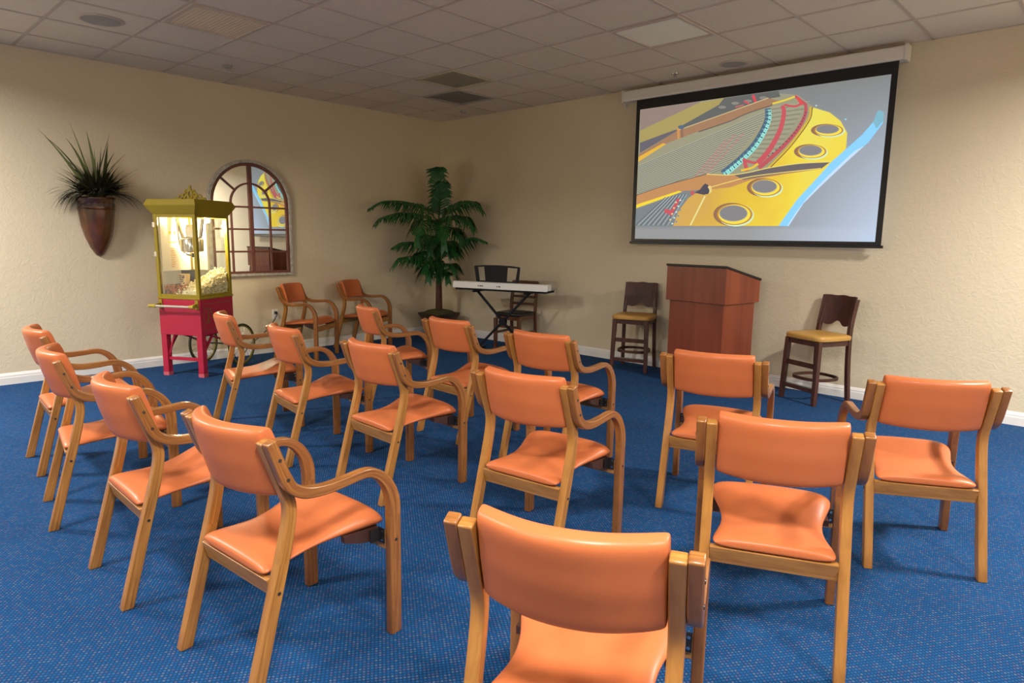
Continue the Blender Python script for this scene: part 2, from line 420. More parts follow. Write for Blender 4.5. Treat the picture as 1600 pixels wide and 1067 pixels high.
def make_chair(label):
    t = thing('armchair', label, 'armchair', group='orange vinyl armchairs')
    se = seat_mesh().build('seat', M['vinyl'], t, True, 0, 2)
    pad_mesh().build('backrest', M['vinyl'], t, True, 0, 2)
    for s in (-1, 1):
        a = weld(strip(ARM_UP, ARM_LO, s*.2345, s*.266, caps=(1, 0)).build('armrest', M['arm_wood'], t, True, .004))
        bolt(a, s*.266, -.164, .748, s); bolt(a, s*.266, -.140, .682, s)
        l = weld(strip([(.288, .440), (.288, .2), (.286, 0)], [(.242, .440), (.242, .2), (.240, 0)], s*.2345, s*.266, 1, caps=(0, 1)).build('leg', M['arm_wood'], t, True, .004))
        bolt(l, s*.266, .265, .352, s)
        weld(strip(POST_F, POST_B, s*.1995, s*.234, caps=(1, 0)).build('back_post', M['chair_wood'], t, True, .004))
        l = weld(strip(RLEG_F, RLEG_B, s*.1995, s*.234, 4, caps=(0, 1)).build('leg', M['chair_wood'], t, True, .004))
        bolt(l, s*.234, -.166, .325, s)
        b = MB().box(s*.2005, s*.2335, .238, .2415, .334, .388).box(s*.205, s*.209, .20, .238, .340, .386).build('bracket', M['bracket'], t)
        for z in (.346, .376):
            k = MB().lathe([(.005, 0), (.005, .002), (.001, .0025)], 8); k.v = [(s*.224+p[0], .238-p[2], z+p[1]) for p in k.v]
            k.build('screw', M['steel'], b)
        MB().prism([(.10, .374), (.17, .350), (.236, .338), (.236, .394), (.10, .396)], 'x', s*.178, s*.200).build('side_rail', M['dark_rail'], t)
    MB().bar((-.1995, -.168, .335), (.1995, -.168, .335), .022, .062, (0, -.27, 1)).build('rear_rail', M['rail_wood'], t, False, .002)
    MB().box(-.2345, .2345, .243, .263, .312, .372).build('front_rail', M['rail_wood'], t, False, .002)
    return t

C = [  # x, y, yaw, label
 (6.538, -5.163, .419, 'nearest orange armchair, seen from behind and cut off by the bottom edge'),
 (2.738, -5.256, -.069, 'leftmost orange armchair of the rear row, half hidden by the next one'),
 (3.638, -5.367, -.154, 'second orange armchair from the left in the rear row'),
 (4.566, -5.372, -.016, 'third orange armchair from the left, left beside the large one at lower left'),
 (5.374, -5.301, .076, 'large orange armchair at lower left whose right rear leg runs off the bottom edge'),
 (2.751, -4.153, -.277, 'orange armchair standing in front of the red popcorn cart, leftmost of the middle row'),
 (3.607, -4.171, -.140, 'orange armchair second from the left in the middle row, just right of the cart chair'),
 (4.447, -4.128, -.025, 'middle chair of the middle row, orange, right arm and front leg in full view'),
 (5.523, -4.125, .127, 'orange armchair directly beyond the nearest one, curved right arm in full view'),
 (6.536, -4.062, .428, 'orange armchair at right in the middle row, squarely seen from behind with a hollow seat'),
 (2.951, -3.095, -.307, 'leftmost orange armchair of the front row, narrow side view below the two wall chairs'),
 (3.965, -3.156, -.024, 'orange armchair in the front row standing before the potted palm'),
 (4.814, -3.184, .071, 'orange armchair in the front row standing before the electric keyboard'),
 (5.827, -3.066, .288, 'orange armchair in the front row standing before the cherry lectern'),
 (6.740, -2.970, .508, 'rightmost orange armchair, in front of the bare wall right of the right bar stool'),
 (.467, -2.458, -1.017, 'orange armchair facing the rows below the arched mirror, beside the wall outlet'),
 (.335, -1.600, -1.097, 'orange armchair facing the rows against the left wall, the one nearer the palm'),
]
c0 = None
for k, (x, y, a, lb) in enumerate(C):
    if k == 0:
        c0 = make_chair(lb); c0.location = (x, y, 0); c0.rotation_euler = (0, 0, a)
    else: dup(c0, (x, y, 0), a, lb)

# ------------------------------------------------------------------ projection screen
sx0, sx1, sz0, sz1 = 3.352, 5.738, 1.394, 2.747
scr = thing('projection_screen', 'wall mounted projection screen showing the inside of a grand piano', 'projection screen', (4.55, 0, 0))
ox = -4.55
c = MB(); pr = [(-.012, 2.845), (-.118, 2.845), (-.122, 2.862), (-.122, 2.945), (-.112, 2.955), (-.012, 2.955)]
c.prism(pr, 'x', 3.150+ox, 5.825+ox)
cs = c.build('housing', M['case'], scr, False, .003)
for x0, x1 in ((3.130, 3.150), (5.825, 5.845)):
    MB().prism([(-.008, 2.838), (-.124, 2.838), (-.126, 2.855), (-.126, 2.95), (-.116, 2.962), (-.008, 2.962)], 'x', x0+ox, x1+ox).build('end_cap', M['case'], scr, False, .002)
MB().box(3.105+ox, 3.130+ox, -.04, 0, 2.80, 2.90).build('wall_bracket', M['case'], scr, False, .003)
fy = -.096
f = MB()
f.box(3.306+ox, sx0+ox, fy, fy+.002, 1.365, 2.850).box(sx1+ox, 5.786+ox, fy, fy+.002, 1.365, 2.850)
f.box(sx0+ox, sx1+ox, fy, fy+.002, 1.365, sz0).box(sx0+ox, sx1+ox, fy, fy+.002, sz1, 2.850)
f.build('masking_border', M['black'], scr)
MB().box(3.290+ox, 5.802+ox, fy-.010, fy+.014, 1.340, 1.365).build('weight_bar', M['black'], scr, False, .003)

# projected picture: flat coloured shapes lying on the screen, traced in a 1423x1067 drawing frame
HM = [0.001132536365262351, 4.3413894001723426e-05, -0.1478790483335227, 2.128534267412965e-05, -0.0016921847425933013, 1.5683253335725411, 0.00024823420201944594, -4.1131790856125254e-05]
def uv(x, y):
    d = HM[6]*x+HM[7]*y+1
    u = (HM[0]*x+HM[1]*y+HM[2])/d; v = (HM[3]*x+HM[4]*y+HM[5])/d
    return min(max(u, 0), 1), min(max(v, 0), 1)
pic = MB(); PMAT = []; PKEY = {}
layer = [0]
ES = .92
def pcol(c):
    if c not in PKEY:
        PKEY[c] = len(PMAT); PMAT.append(emis('picture_%d_%d_%d' % c, lin(c), ES))
    return PKEY[c]
def P3(x, y, l):
    u, v = uv(x, y)
    return (sx0+(sx1-sx0)*u+ox, fy-.0004-l*.00006, sz0+(sz1-sz0)*v)
def poly(pts, c, smooth=False):
    layer[0] += 1
    if smooth: pts = [(p.x, p.y) for p in cr([(*p, 0) for p in pts], 5)]
    # triangulate concave outlines with bmesh
    vs = [P3(x, y, layer[0]) for x, y in pts]
    pic.add(vs, [tuple(range(len(vs)))], pcol(c))
def band(pts, w, c, n=6, w2=None):
    layer[0] += 1
    Q = cr([(*p, 0) for p in pts], n); L = len(Q)
    vs = []
    for k, p in enumerate(Q):
        d = (Q[min(k+1, L-1)]-Q[max(k-1, 0)]).normalized(); nn = Vector((-d.y, d.x, 0))
        ww = w+((w2 if w2 is not None else w)-w)*k/(L-1)
        vs += [P3(p.x+nn.x*ww/2, p.y+nn.y*ww/2, layer[0]), P3(p.x-nn.x*ww/2, p.y-nn.y*ww/2, layer[0])]
    pic.add(vs, [(2*k, 2*k+1, 2*k+3, 2*k+2) for k in range(L-1)], pcol(c))
def ell(cx, cy, rx, ry, c, rot=0):
    poly([(cx+rx*math.cos(a)*math.cos(rot)-ry*math.sin(a)*math.sin(rot), cy+rx*math.cos(a)*math.sin(rot)+ry*math.sin(a)*math.cos(rot)) for a in [2*PI*k/28 for k in range(28)]], c)
# background of the slide: the projected photo's grey lid brightening to lavender at lower right
def bgcol(u, v):
    bl = max(0, (u-.52)/.48)*max(0, 1-v)**.8
    base = (128, 131, 131) if v > .1 else (150, 151, 153)
    return tuple(base[k]*(1-bl)+(188, 206, 232)[k]*bl for k in range(3))
def bgmat():
    m, nt, b = nodes('picture_ground'); at = N(nt, 'ShaderNodeVertexColor'); at.layer_name = 'slide'
    nt.links.new(at.outputs[0], b.inputs['Emission Color']); b.inputs['Emission Strength'].default_value = ES
    b.inputs['Base Color'].default_value = (.1, .1, .1, 1); b.inputs['Roughness'].default_value = .9; b.inputs['Specular IOR Level'].default_value = 0
    return m
sheet = MB(); nu, nv = 40, 28; BC = []
for b_ in range(nv+1):
    for a in range(nu+1):
        u, v = a/nu, b_/nv; sheet.v.append((sx0+(sx1-sx0)*u+ox, fy-.0002, sz0+(sz1-sz0)*v)); BC.append(lin(bgcol(u, v)))
sheet.add([], [])
for b_ in range(nv):
    for a in range(nu):
        i_ = b_*(nu+1)+a; sheet.f.append([i_, i_+1, i_+nu+2, i_+nu+1]); sheet.m.append(0); sheet.uv.append(None)
so = sheet.build('screen_fabric', bgmat(), scr)
ca = so.data.color_attributes.new('slide', 'FLOAT_COLOR', 'POINT')
for k, c_ in enumerate(BC): ca.data[k].color = (*c_, 1)
poly([(97, 870), (118, 328), (520, 272), (700, 250), (850, 262), (925, 320), (900, 440), (700, 612), (430, 640), (300, 700), (100, 870)], (158, 155, 130))
poly([(118, 328), (400, 290), (390, 298), (118, 426)], (150, 131, 122))
poly([(118, 426), (390, 298), (508, 276), (484, 307), (305, 407), (276, 424), (117, 482)], (172, 156, 98))
poly([(484, 307), (508, 276), (640, 258), (760, 243), (770, 270), (715, 280), (616, 316), (328, 416), (305, 407)], (104, 106, 104))
poly([(117, 482), (276, 424), (330, 414), (291, 427), (117, 530)], (108, 104, 112))
for a, b_ in ((500, 318), (560, 300), (620, 290), (690, 275)): ell(a, b_, 18, 7, (140, 138, 130))
band([(642, 262), (655, 295)], 13, (214, 82, 92)); band([(600, 290), (625, 302)], 9, (206, 90, 98)); band([(560, 318), (600, 308)], 8, (180, 110, 108))
poly([(112, 536), (291, 427), (328, 414), (616, 312), (714, 277), (770, 291), (733, 307), (617, 345), (531, 383), (390, 430), (286, 468), (239, 487), (110, 572)], (166, 128, 98))
band([(291, 426), (328, 413), (616, 311), (714, 276)], 4, (206, 186, 138)); band([(733, 309), (617, 347), (531, 385), (390, 432)], 5, (112, 98, 92))
poly([(109, 572), (112, 548), (225, 484), (240, 488)], (232, 182, 72))
band([(295, 410), (298, 465)], 12, (205, 150, 92), 2); band([(312, 408), (315, 458)], 10, (150, 110, 96), 2); ell(310, 410, 16, 9, (92, 112, 132))
# strings
for k in range(40):
    t = k/39
    x0, y0 = 109-6*t*0, 590+150*t*1.0
    x1, y1 = 716-150*t-60*t*t, 332+270*t
    if y0 > 722: x0, y0 = 109+(y0-722)*6, 722
    band([(x0, y0), (x1, y1)], 2.2, ((112, 116, 112) if k % 2 else (176, 178, 164)), 2)
for k in range(26):
    t = k/25
    band([(728-100*t, 320+250*t), (905-190*t, 292+290*t)], 2.2, ((108, 114, 108) if k % 2 else (172, 172, 156)), 2)
for a, b_ in (((520, 470), (360, 660)), ((600, 440), (430, 625)), ((560, 445), (400, 640))): band([a, b_], 8, (176, 140, 128), 3)
# dampers
DM = [(712, 325), (712, 372), (690, 430), (650, 495), (600, 548), (555, 588), (505, 628)]
band(DM, 26, (84, 108, 128), 8, 34)
band([(x+9, y+3) for x, y in DM], 13, (150, 226, 216), 8, 22)
Q = cr([(*p, 0) for p in DM], 6)
for k in range(0, len(Q)-1):
    p = Q[k]; d = (Q[k+1]-p).normalized(); n_ = Vector((-d.y, d.x, 0))
    poly([(p.x-n_.x*14, p.y-n_.y*14), (p.x-n_.x*14+d.x*6, p.y-n_.y*14+d.y*6), (p.x+n_.x*12+d.x*3, p.y+n_.y*12+d.y*3)], (150, 200, 200) if k % 2 else (70, 92, 112))
# gold plate
PL = [(925, 322), (1000, 345), (1050, 385), (1080, 440), (1075, 510), (1040, 560), (1000, 580), (955, 640), (880, 720), (820, 800), (765, 869), (500, 869), (275, 869), (300, 800), (345, 740), (420, 690), (560, 640), (700, 610), (790, 520), (880, 410), (915, 340)]
def platemat():      # lacquered gold casting in the projected photo: brown at left, bright yellow at right
    m, nt, b = nodes('picture_gold_plate'); L = nt.links.new
    tc = N(nt, 'ShaderNodeTexCoord'); sp = N(nt, 'ShaderNodeSeparateXYZ'); L(tc.outputs['Object'], sp.inputs[0])
    nz = N(nt, 'ShaderNodeTexNoise'); nz.inputs['Scale'].default_value = 2.2; nz.inputs['Detail'].default_value = 2; L(tc.outputs['Object'], nz.inputs['Vector'])
    ad = N(nt, 'ShaderNodeMath'); ad.operation = 'MULTIPLY_ADD'; ad.inputs[1].default_value = .55; L(nz.outputs[0], ad.inputs[0])
    mr = N(nt, 'ShaderNodeMapRange'); mr.inputs[1].default_value = -.80; mr.inputs[2].default_value = .58; mr.inputs[3].default_value = -.18; mr.inputs[4].default_value = .62
    L(sp.outputs[0], mr.inputs[0]); L(mr.outputs[0], ad.inputs[2])
    rp = N(nt, 'ShaderNodeValToRGB'); e = rp.color_ramp.elements
    e[0].position = .05; e[0].color = (*lin((204, 160, 108)), 1); e[1].position = .98; e[1].color = (*lin((236, 224, 98)), 1)
    for p_, c_ in ((.35, (214, 170, 82)), (.6, (230, 194, 66)), (.8, (242, 216, 74))):
        x = e.new(p_); x.color = (*lin(c_), 1)
    L(ad.outputs[0], rp.inputs[0]); L(rp.outputs[0], b.inputs['Emission Color']); b.inputs['Emission Strength'].default_value = ES
    b.inputs['Base Color'].default_value = (.15, .12, .03, 1); b.inputs['Roughness'].default_value = .9; b.inputs['Specular IOR Level'].default_value = 0
    return m
PKEY['plate'] = len(PMAT); PMAT.append(platemat())
poly(PL, 'plate')
band([(912, 318), (905, 370), (860, 440), (800, 515), (712, 606)], 12, (214, 178, 70), 6); band([(918, 320), (911, 372), (866, 442), (806, 517), (718, 606)], 3.5, (96, 84, 70), 6)
# red felts
band([(780, 312), (788, 345), (772, 420), (735, 495), (695, 550), (668, 576)], 18, (200, 92, 100), 6, 26)
band([(838, 268), (868, 292), (888, 312), (884, 360), (850, 425), (790, 495), (735, 548), (672, 602)], 13, (190, 92, 96), 6, 20)
band([(790, 308), (840, 316), (870, 300)], 9, (206, 86, 96)); band([(850, 275), (872, 308)], 14, (220, 86, 84))
band([(598, 560), (640, 575), (672, 576)], 12, (200, 92, 100)); band([(604, 560), (618, 615)], 18, (200, 92, 100))
band([(735, 303), (790, 288), (838, 271)], 8, (232, 208, 74)); band([(590, 612), (640, 600), (668, 580)], 10, (232, 196, 66))
for k in range(16):
    t = k/15; x, y = 900-60*t-110*t*t, 345+200*t
    ell(x-12, y, 4, 3, (90, 88, 104))
# lower beam
poly([(105, 726), (240, 680), (430, 629), (530, 632), (620, 622), (720, 600), (860, 580), (1000, 574), (960, 606), (800, 628), (640, 655), (540, 690), (440, 700), (320, 706), (105, 782)], (196, 144, 96))
poly([(560, 634), (640, 620), (720, 601), (860, 581), (1000, 575), (962, 604), (800, 624), (690, 640), (600, 655)], (112, 104, 104))
band([(430, 629), (530, 633), (620, 622), (720, 600), (860, 580), (998, 573)], 4, (232, 214, 120), 5); band([(105, 726), (240, 680), (430, 629)], 4, (120, 104, 92), 4)
poly([(103, 786), (104, 770), (300, 706), (318, 710)], (244, 216, 66))
band([(440, 692), (540, 664), (640, 640), (800, 620), (960, 603)], 4, (236, 214, 112), 5)
# lower left strings and felts
poly([(98, 869), (103, 790), (318, 714), (350, 720), (300, 790), (272, 869)], (126, 134, 138))
for k in range(14):
    t = k/13; band([(100+150*t, 866), (240+100*t, 735-14*t)], 3, (176, 182, 178) if k % 2 else (92, 104, 116), 2)
band([(302, 742), (280, 785), (262, 820)], 15, (200, 92, 100), 4); band([(235, 798), (275, 808)], 20, (200, 92, 100), 3); ell(365, 716, 9, 10, (200, 96, 100))
for k in range(14): ell(272+18*math.sin(k*2.1)+k*3, 858-k*9, 5, 4, ((200, 220, 214), (110, 150, 170), (220, 200, 150))[k % 3])
poly([(375, 715), (400, 700), (415, 680), (425, 672), (440, 680), (440, 715), (420, 725)], (88, 82, 92)); ell(445, 700, 10, 18, (228, 208, 140)); ell(432, 706, 12, 16, (84, 80, 90))
band([(424, 730), (356, 866)], 7, (230, 222, 150), 3)
# tuning holes
for cx, cy, rx, ry in ((992, 423, 52, 20), (914, 521, 52, 23), (702, 687, 56, 29), (558, 811, 64, 36)):
    ell(cx-8, cy+4, rx*1.36, ry*1.48, (150, 112, 88)); ell(cx+10, cy+8, rx*1.30, ry*1.45, (208, 236, 196)); ell(cx+4, cy+4, rx*1.30, ry*1.38, (190, 140, 62))
    ell(cx+3, cy+4, rx*1.16, ry*1.25, (248, 222, 80)); ell(cx-2, cy, rx*1.06, ry*1.08, (206, 192, 130)); ell(cx-2, cy-1, rx, ry, (136, 134, 136))
# rim of the case
poly([(765, 869), (850, 748), (950, 640), (1010, 572), (1075, 515), (1150, 448), (1200, 390), (1218, 345), (1250, 345), (1245, 395), (1180, 482), (1080, 572), (960, 685), (880, 765), (812, 869)], (140, 208, 248))
poly([(850, 800), (900, 735), (985, 645), (1080, 555), (1120, 520), (1160, 500), (1080, 572), (960, 685), (880, 765), (812, 869), (805, 869)], (196, 222, 250))
poly([(1200, 390), (1218, 345), (1228, 335), (1250, 345), (1246, 385), (1215, 420)], (130, 182, 202))
ell(938, 313, 4, 4, (190, 214, 226)); ell(1074, 377, 4, 4, (150, 224, 236))
po = pic.build('projected_picture', PMAT, scr)

# ------------------------------------------------------------------ lectern
lec = thing('lectern', 'cherry laminate lectern with sloped black edged top below the projection screen', 'lectern', (4.72, -.70, 0), math.radians(-8))
W, D = .66, .56
def slopez(y): return 1.163-.125*y/D
MB().box(-W+.028, -.028, .028, D-.03, .06, .83).build('pedestal', M['cherry'], lec, False, .002)
MB().add([(-W, 0, .813), (0, 0, .813), (0, D, .813), (-W, D, .813), (-W, 0, slopez(0)-.022), (0, 0, slopez(0)-.022), (0, D, slopez(D)-.022), (-W, D, slopez(D)-.022)],
         [(3, 2, 1, 0), (4, 5, 6, 7), (0, 1, 5, 4), (1, 2, 6, 5), (2, 3, 7, 6), (3, 0, 4, 7)]).build('upper_box', M['cherry'], lec, False, .002)
MB().add([(-W-.008, -.008, slopez(0)-.022), (.008, -.008, slopez(0)-.022), (.008, D+.01, slopez(D)-.022), (-W-.008, D+.01, slopez(D)-.022), (-W-.008, -.008, slopez(0)), (.008, -.008, slopez(0)), (.008, D+.01, slopez(D)), (-W-.008, D+.01, slopez(D))],
         [(3, 2, 1, 0), (4, 5, 6, 7), (0, 1, 5, 4), (1, 2, 6, 5), (2, 3, 7, 6), (3, 0, 4, 7)]).build('reading_top', M['black'], lec, False, .004)
MB().box(-W+.05, -.05, .05, D-.05, .045, .06).build('base_plinth', M['black'], lec)
for x in (-W+.06, -.06):
    for y in (.06, D-.06):
        m = MB().lathe([(.001, -.012), (.024, -.012), (.024, .012), (.001, .012)], 16); m.v = [(x+p[2], y+p[0], .024+p[1]) for p in m.v]
        m.box(x-.006, x+.006, y-.006, y+.006, .03, .05).build('caster', M['plastic_black'], lec)

# ------------------------------------------------------------------ bar stools
def make_stool(label, loc, rz):
    t = thing('bar_stool', label, 'bar stool', loc, rz, 'wooden bar stools beside the lectern')
    sw = M['stool_wood']
    # seat, front is -y
    loops = []
    for z, s in ((.552, .93), (.556, .985), (.575, 1.0), (.590, .985), (.598, .93), (.602, .75), (.604, .4)):
        lp = []
        for k in range(28):
            a = 2*PI*k/28; cx = math.copysign(abs(math.cos(a))**.32, math.cos(a)); cy = math.copysign(abs(math.sin(a))**.32, math.sin(a))
            lp.append((.212*s*cx*(1-.06*(cy > 0)*cy), .205*s*cy-.005*(1-abs(cx))*(cy < 0), z))
        loops.append(lp)
    MB().loft(loops).build('seat', M['mustard'], t, True, ang=60)
    f = MB()
    f.box(-.165, .165, -.178, -.158, .505, .552).box(-.165, .165, .158, .178, .505, .552).box(-.178, -.158, -.165, .165, .505, .552).box(.158, .178, -.165, .165, .505, .552)
    f.build('apron', sw, t, False, .002)
    for s in (-1, 1):
        MB().bar((s*.185, -.190, 0), (s*.170, -.168, .552), .036, .036, (0, 1, 0), 0, .042, .042).build('leg', sw, t, False, .003)
        pts = [(s*.180, .205, 0), (s*.172, .180, .30), (s*.168, .172, .55), (s*.166, .178, .66), (s*.160, .205, .78), (s*.155, .238, .90)]
        lp = []
        for (x, y, z) in [tuple(p) for p in cr(pts, 4)]:
            lp.append([(x-.017, y-.018, z), (x+.017, y-.018, z), (x+.017, y+.018, z), (x-.017, y+.018, z)])
        MB().loft(lp).build('leg', sw, t, True, .003)
    MB().bar((-.172, -.172, .333), (.172, -.172, .333), .018, .042).build('stretcher', sw, t, False, .002)
    rr = MB().bar((-.176, -.184, .125), (.176, -.184, .125), .022, .034).build('foot_rail', sw, t, False, .002)
    MB().box(-.15, .15, -.196, -.170, .142, .146).build('foot_plate', M['screen_foot'], rr)
    h = MB(); lp = []
    for k in range(36):
        a = 2*PI*k/36; ex = math.copysign(abs(math.cos(a))**.75, math.cos(a)); ey = math.copysign(abs(math.sin(a))**.75, math.sin(a))
        for_ = [(.168*ex, .172*ey, .196), (.168*ex, .172*ey, .222), (.156*ex, .160*ey, .222), (.156*ex, .160*ey, .196)]
        lp.append(for_)
    h.loft(lp, ring=True).build('foot_hoop', sw, t, True)
    # curved back panel with scalloped lower edge
    m = MB(); nx, nz = 24, 8; fr = []; bk = []
    for a in range(nx+1):
        u = -1+2*a/nx; au = abs(u)
        arch = .030*max(0, 1-(u/.30)**2)**1.0 - .012*math.exp(-((au-.52)/.2)**2)
        top = .0025*math.cos(u*PI*2.5)-.004*au
        z0 = .672+arch; z1 = .925+top
        for b_ in range(nz+1):
            z = z0+(z1-z0)*b_/nz; x = .178*u
            y = .152+.045*(1-u*u)+.10*max(0, (z-.66))/.26*.52
            fr.append((x, y, z)); bk.append((x, y+.014, z))
    K = nz+1; fs = []
    n = len(fr)
    for a in range(nx):
        for b_ in range(nz):
            q = (a*K+b_, (a+1)*K+b_, (a+1)*K+b_+1, a*K+b_+1); fs.append(q); fs.append(tuple(n+i for i in reversed(q)))
        fs.append((a*K, n+a*K, n+(a+1)*K, (a+1)*K)); fs.append((a*K+nz, (a+1)*K+nz, n+(a+1)*K+nz, n+a*K+nz))
    for b_ in range(nz):
        fs.append((b_, b_+1, n+b_+1, n+b_)); fs.append((nx*K+b_, n+nx*K+b_, n+nx*K+b_+1, nx*K+b_+1))
    m.add(fr+bk, fs).build('backrest', M['stool_back'], t, True)
    return t
st = make_stool('dark wooden bar stool with mustard seat left of the lectern', (3.53, -.30, 0), math.radians(17))
dup(st, (5.42, -.31, 0), math.radians(-25), 'dark wooden bar stool with mustard seat right of the lectern')

# ------------------------------------------------------------------ electric keyboard on its stand
KY = math.radians(17.4)
kb = thing('electric_keyboard', 'white electric keyboard seen from its rear, lying on a black folding stand', 'keyboard', (1.296, -.928, .752), KY)
L_, Dp = 1.265, .30
MB().prism([(.02, 0), (.28, 0), (.285, .015), (.285, .030), (.02, .030)], 'x', .03, L_-.03).build('bottom_case', M['plastic_black'], kb, False, .003)
MB().prism([(.0, .022), (.006, .098), (.03, .105), (.11, .098), (.12, .068), (.12, .0301), (.012, .0301)], 'x', .0, L_).build('rear_body', M['plastic_white'], kb, False, .006)
for x in (0, L_-.03):
    MB().prism([(.12, .0301), (.12, .075), (.20, .066), (.285, .058), (.29, .045), (.285, .0301)], 'x', x, x+.03).build('end_cheek', M['plastic_grey'], kb, False, .004)
MB().box(.03, L_-.03, .12, .285, .0301, .050).build('keybed', M['plastic_white'], kb)
bk_ = MB()
for k in range(51):
    if k % 7 in (0, 1, 3, 4, 5): x = .03+(k+1)*(L_-.06)/52; bk_.box(x-.006, x+.006, .12, .215, .050, .060)
bk_.build('black_keys', M['plastic_black'], kb)
pt = MB()
for x in (.36, .385, .40, .42, .615, .64, .65): pt.box(x-.005, x+.005, -.0035, .004, .052, .064)
pt.build('rear_sockets', M['plastic_black'], kb)
# music rest with two windows
def rest():
    m = MB(); y = .035
    o = [(.30, .105), (.255, .285), (.26, .300), (.35, .308), (.50, .311), (.65, .306), (.742, .296), (.748, .28), (.745, .105)]
    # frame strips (front face polygons extruded)
    parts = [[(.30, .105), (.255, .285), (.262, .300), (.292, .302), (.330, .125), (.322, .105)],
             [(.322, .105), (.330, .125), (.395, .125), (.395, .105)], [(.292, .302), (.350, .308), (.365, .290), (.295, .282)],
             [(.395, .105), (.395, .125), (.365, .290), (.350, .308), (.50, .311), (.612, .307), (.618, .286), (.622, .125), (.622, .105)],
             [(.622, .105), (.622, .125), (.715, .122), (.715, .105)], [(.612, .307), (.65, .306), (.742, .296), (.722, .280), (.618, .286)],
             [(.715, .105), (.715, .122), (.722, .280), (.742, .296), (.748, .28), (.748, .105)]]
    for p in parts: m.prism(p, 'y', y, y+.008)
    m.v = [(.262+(x-.255)*1.25, yy+(z-.105)*.22, z-.004) for x, yy, z in m.v]
    return m
rest().build('music_rest', M['plastic_black'], kb)

stn = thing('keyboard_stand', 'black folding X stand holding up the white keyboard', 'keyboard stand', (1.296, -.928, 0), KY)
xa, xb = .30, .98; ym = .115
for s, y in ((1, ym-.014), (-1, ym+.014)):
    a = (xa if s > 0 else xb, y, .735); b = (xb+.02 if s > 0 else xa-.02, y, .025)
    br = MB().bar(a, b, .026, .026, (0, 1, 0)).build('crossed_leg', M['plastic_black'], stn, False, .003)
for x in (xa, xb): MB().bar((x, -.01, .741), (x, .29, .741), .032, .022).build('support_arm', M['plastic_black'], stn, False, .004)
for x in (xa-.02, xb+.02): MB().bar((x, -.03, .015), (x, .33, .015), .03, .03).build('floor_bar', M['plastic_black'], stn, False, .005)
m = MB().lathe([(.001, -.03), (.045, -.03), (.045, .03), (.001, .03)], 20); m.v = [((xa+xb)/2+p[0], ym+p[2], .38+p[1]) for p in m.v]; m.build('hinge_hub', M['plastic_black'], stn)

# side chair behind the keyboard
ch = thing('side_chair', 'dark wooden side chair with black seat tucked behind the keyboard', 'chair', (1.79, -.325, 0), math.radians(10))
wd = M['chair_dark']
lps = []
for z, s in ((.438, .97), (.446, 1.), (.462, 1.), (.474, .95), (.480, .7)):
    lps.append([(.20*s*math.copysign(abs(math.cos(a))**.35, math.cos(a)), .20*s*math.copysign(abs(math.sin(a))**.35, math.sin(a))-.005, z) for a in [2*PI*k/28 for k in range(28)]])
MB().loft(lps).build('seat', M['cushion'], ch, True, ang=60)
for s in (-1, 1):
    MB().bar((s*.172, -.172, 0), (s*.172, -.172, .40), .036, .036, (0, 1, 0), 0, .042, .042).build('leg', wd, ch, False, .003)
    lp = [[(x-.016, y-.018, z), (x+.016, y-.018, z), (x+.016, y+.018, z), (x-.016, y+.018, z)] for x, y, z in [tuple(p) for p in cr([(s*.178, .225, 0), (s*.178, .192, .42), (s*.178, .20, .62), (s*.176, .235, .835)], 5)]]
    MB().loft(lp).build('leg', wd, ch, True, .003)
MB().box(-.16, .16, -.18, -.16, .385, .438).box(-.16, .16, .16, .18, .385, .438).box(-.18, -.16, -.16, .16, .385, .438).box(.16, .18, -.16, .16, .385, .438).build('apron', wd, ch)
for z, y in ((.56, .198), (.65, .207), (.735, .22)): MB().bar((-.165, y, z), (.165, y, z), .016, .030).build('back_slat', wd, ch, False, .002)
MB().bar((-.19, .232, .822), (.19, .232, .822), .024, .058).build('top_rail', wd, ch, False, .008)
for s in (-1, 1): MB().bar((s*.172, -.16, .22), (s*.176, .20, .22), .018, .028).build('stretcher', wd, ch)
MB().bar((-.16, -.172, .30), (.16, -.172, .30), .018, .028).build('stretcher', wd, ch)

# ------------------------------------------------------------------ potted palm
pal = thing('potted_palm', 'tall artificial palm in a square tapered pot in the room corner', 'potted plant', (.43, -.41, 0), math.radians(2))
def sq(h, z): return [(-h, -h, z), (h, -h, z), (h, h, z), (-h, h, z)]
MB().loft([sq(.115, 0), sq(.185, .30)]).build('pot', M['pot_red'], pal, False, .004)
MB().loft([sq(.186, .296), sq(.205, .335), sq(.205, .352), sq(.188, .352), sq(.18, .33)]).build('pot_rim', M['pot_rim'], pal, False, .003)
ms = MB(); lp = []
for k, (s, z) in enumerate(((1, .338), (.93, .366), (.7, .384), (.4, .396), (.1, .402))):
    lp.append([(.186*s*math.copysign(abs(math.cos(a))**.5, math.cos(a))*random.uniform(.95, 1.02), .186*s*math.copysign(abs(math.sin(a))**.5, math.sin(a))*random.uniform(.95, 1.02), z+random.uniform(-.004, .004)) for a in [2*PI*q/24 for q in range(24)]])
ms.loft(lp).build('moss', M['moss'], pal, True)
MB().tube([tuple(p) for p in cr([(0, 0, .38), (.006, -.004, .7), (-.006, .004, 1.1), (-.004, .0, 1.62)], 8)], [.050-.026*k/24 for k in range(25)], 12).build('trunk', M['trunk'], pal, True)
RX = Vector((.728, .685, 0)); TW = Vector((.685, -.728, 0))      # across and outwards from the corner
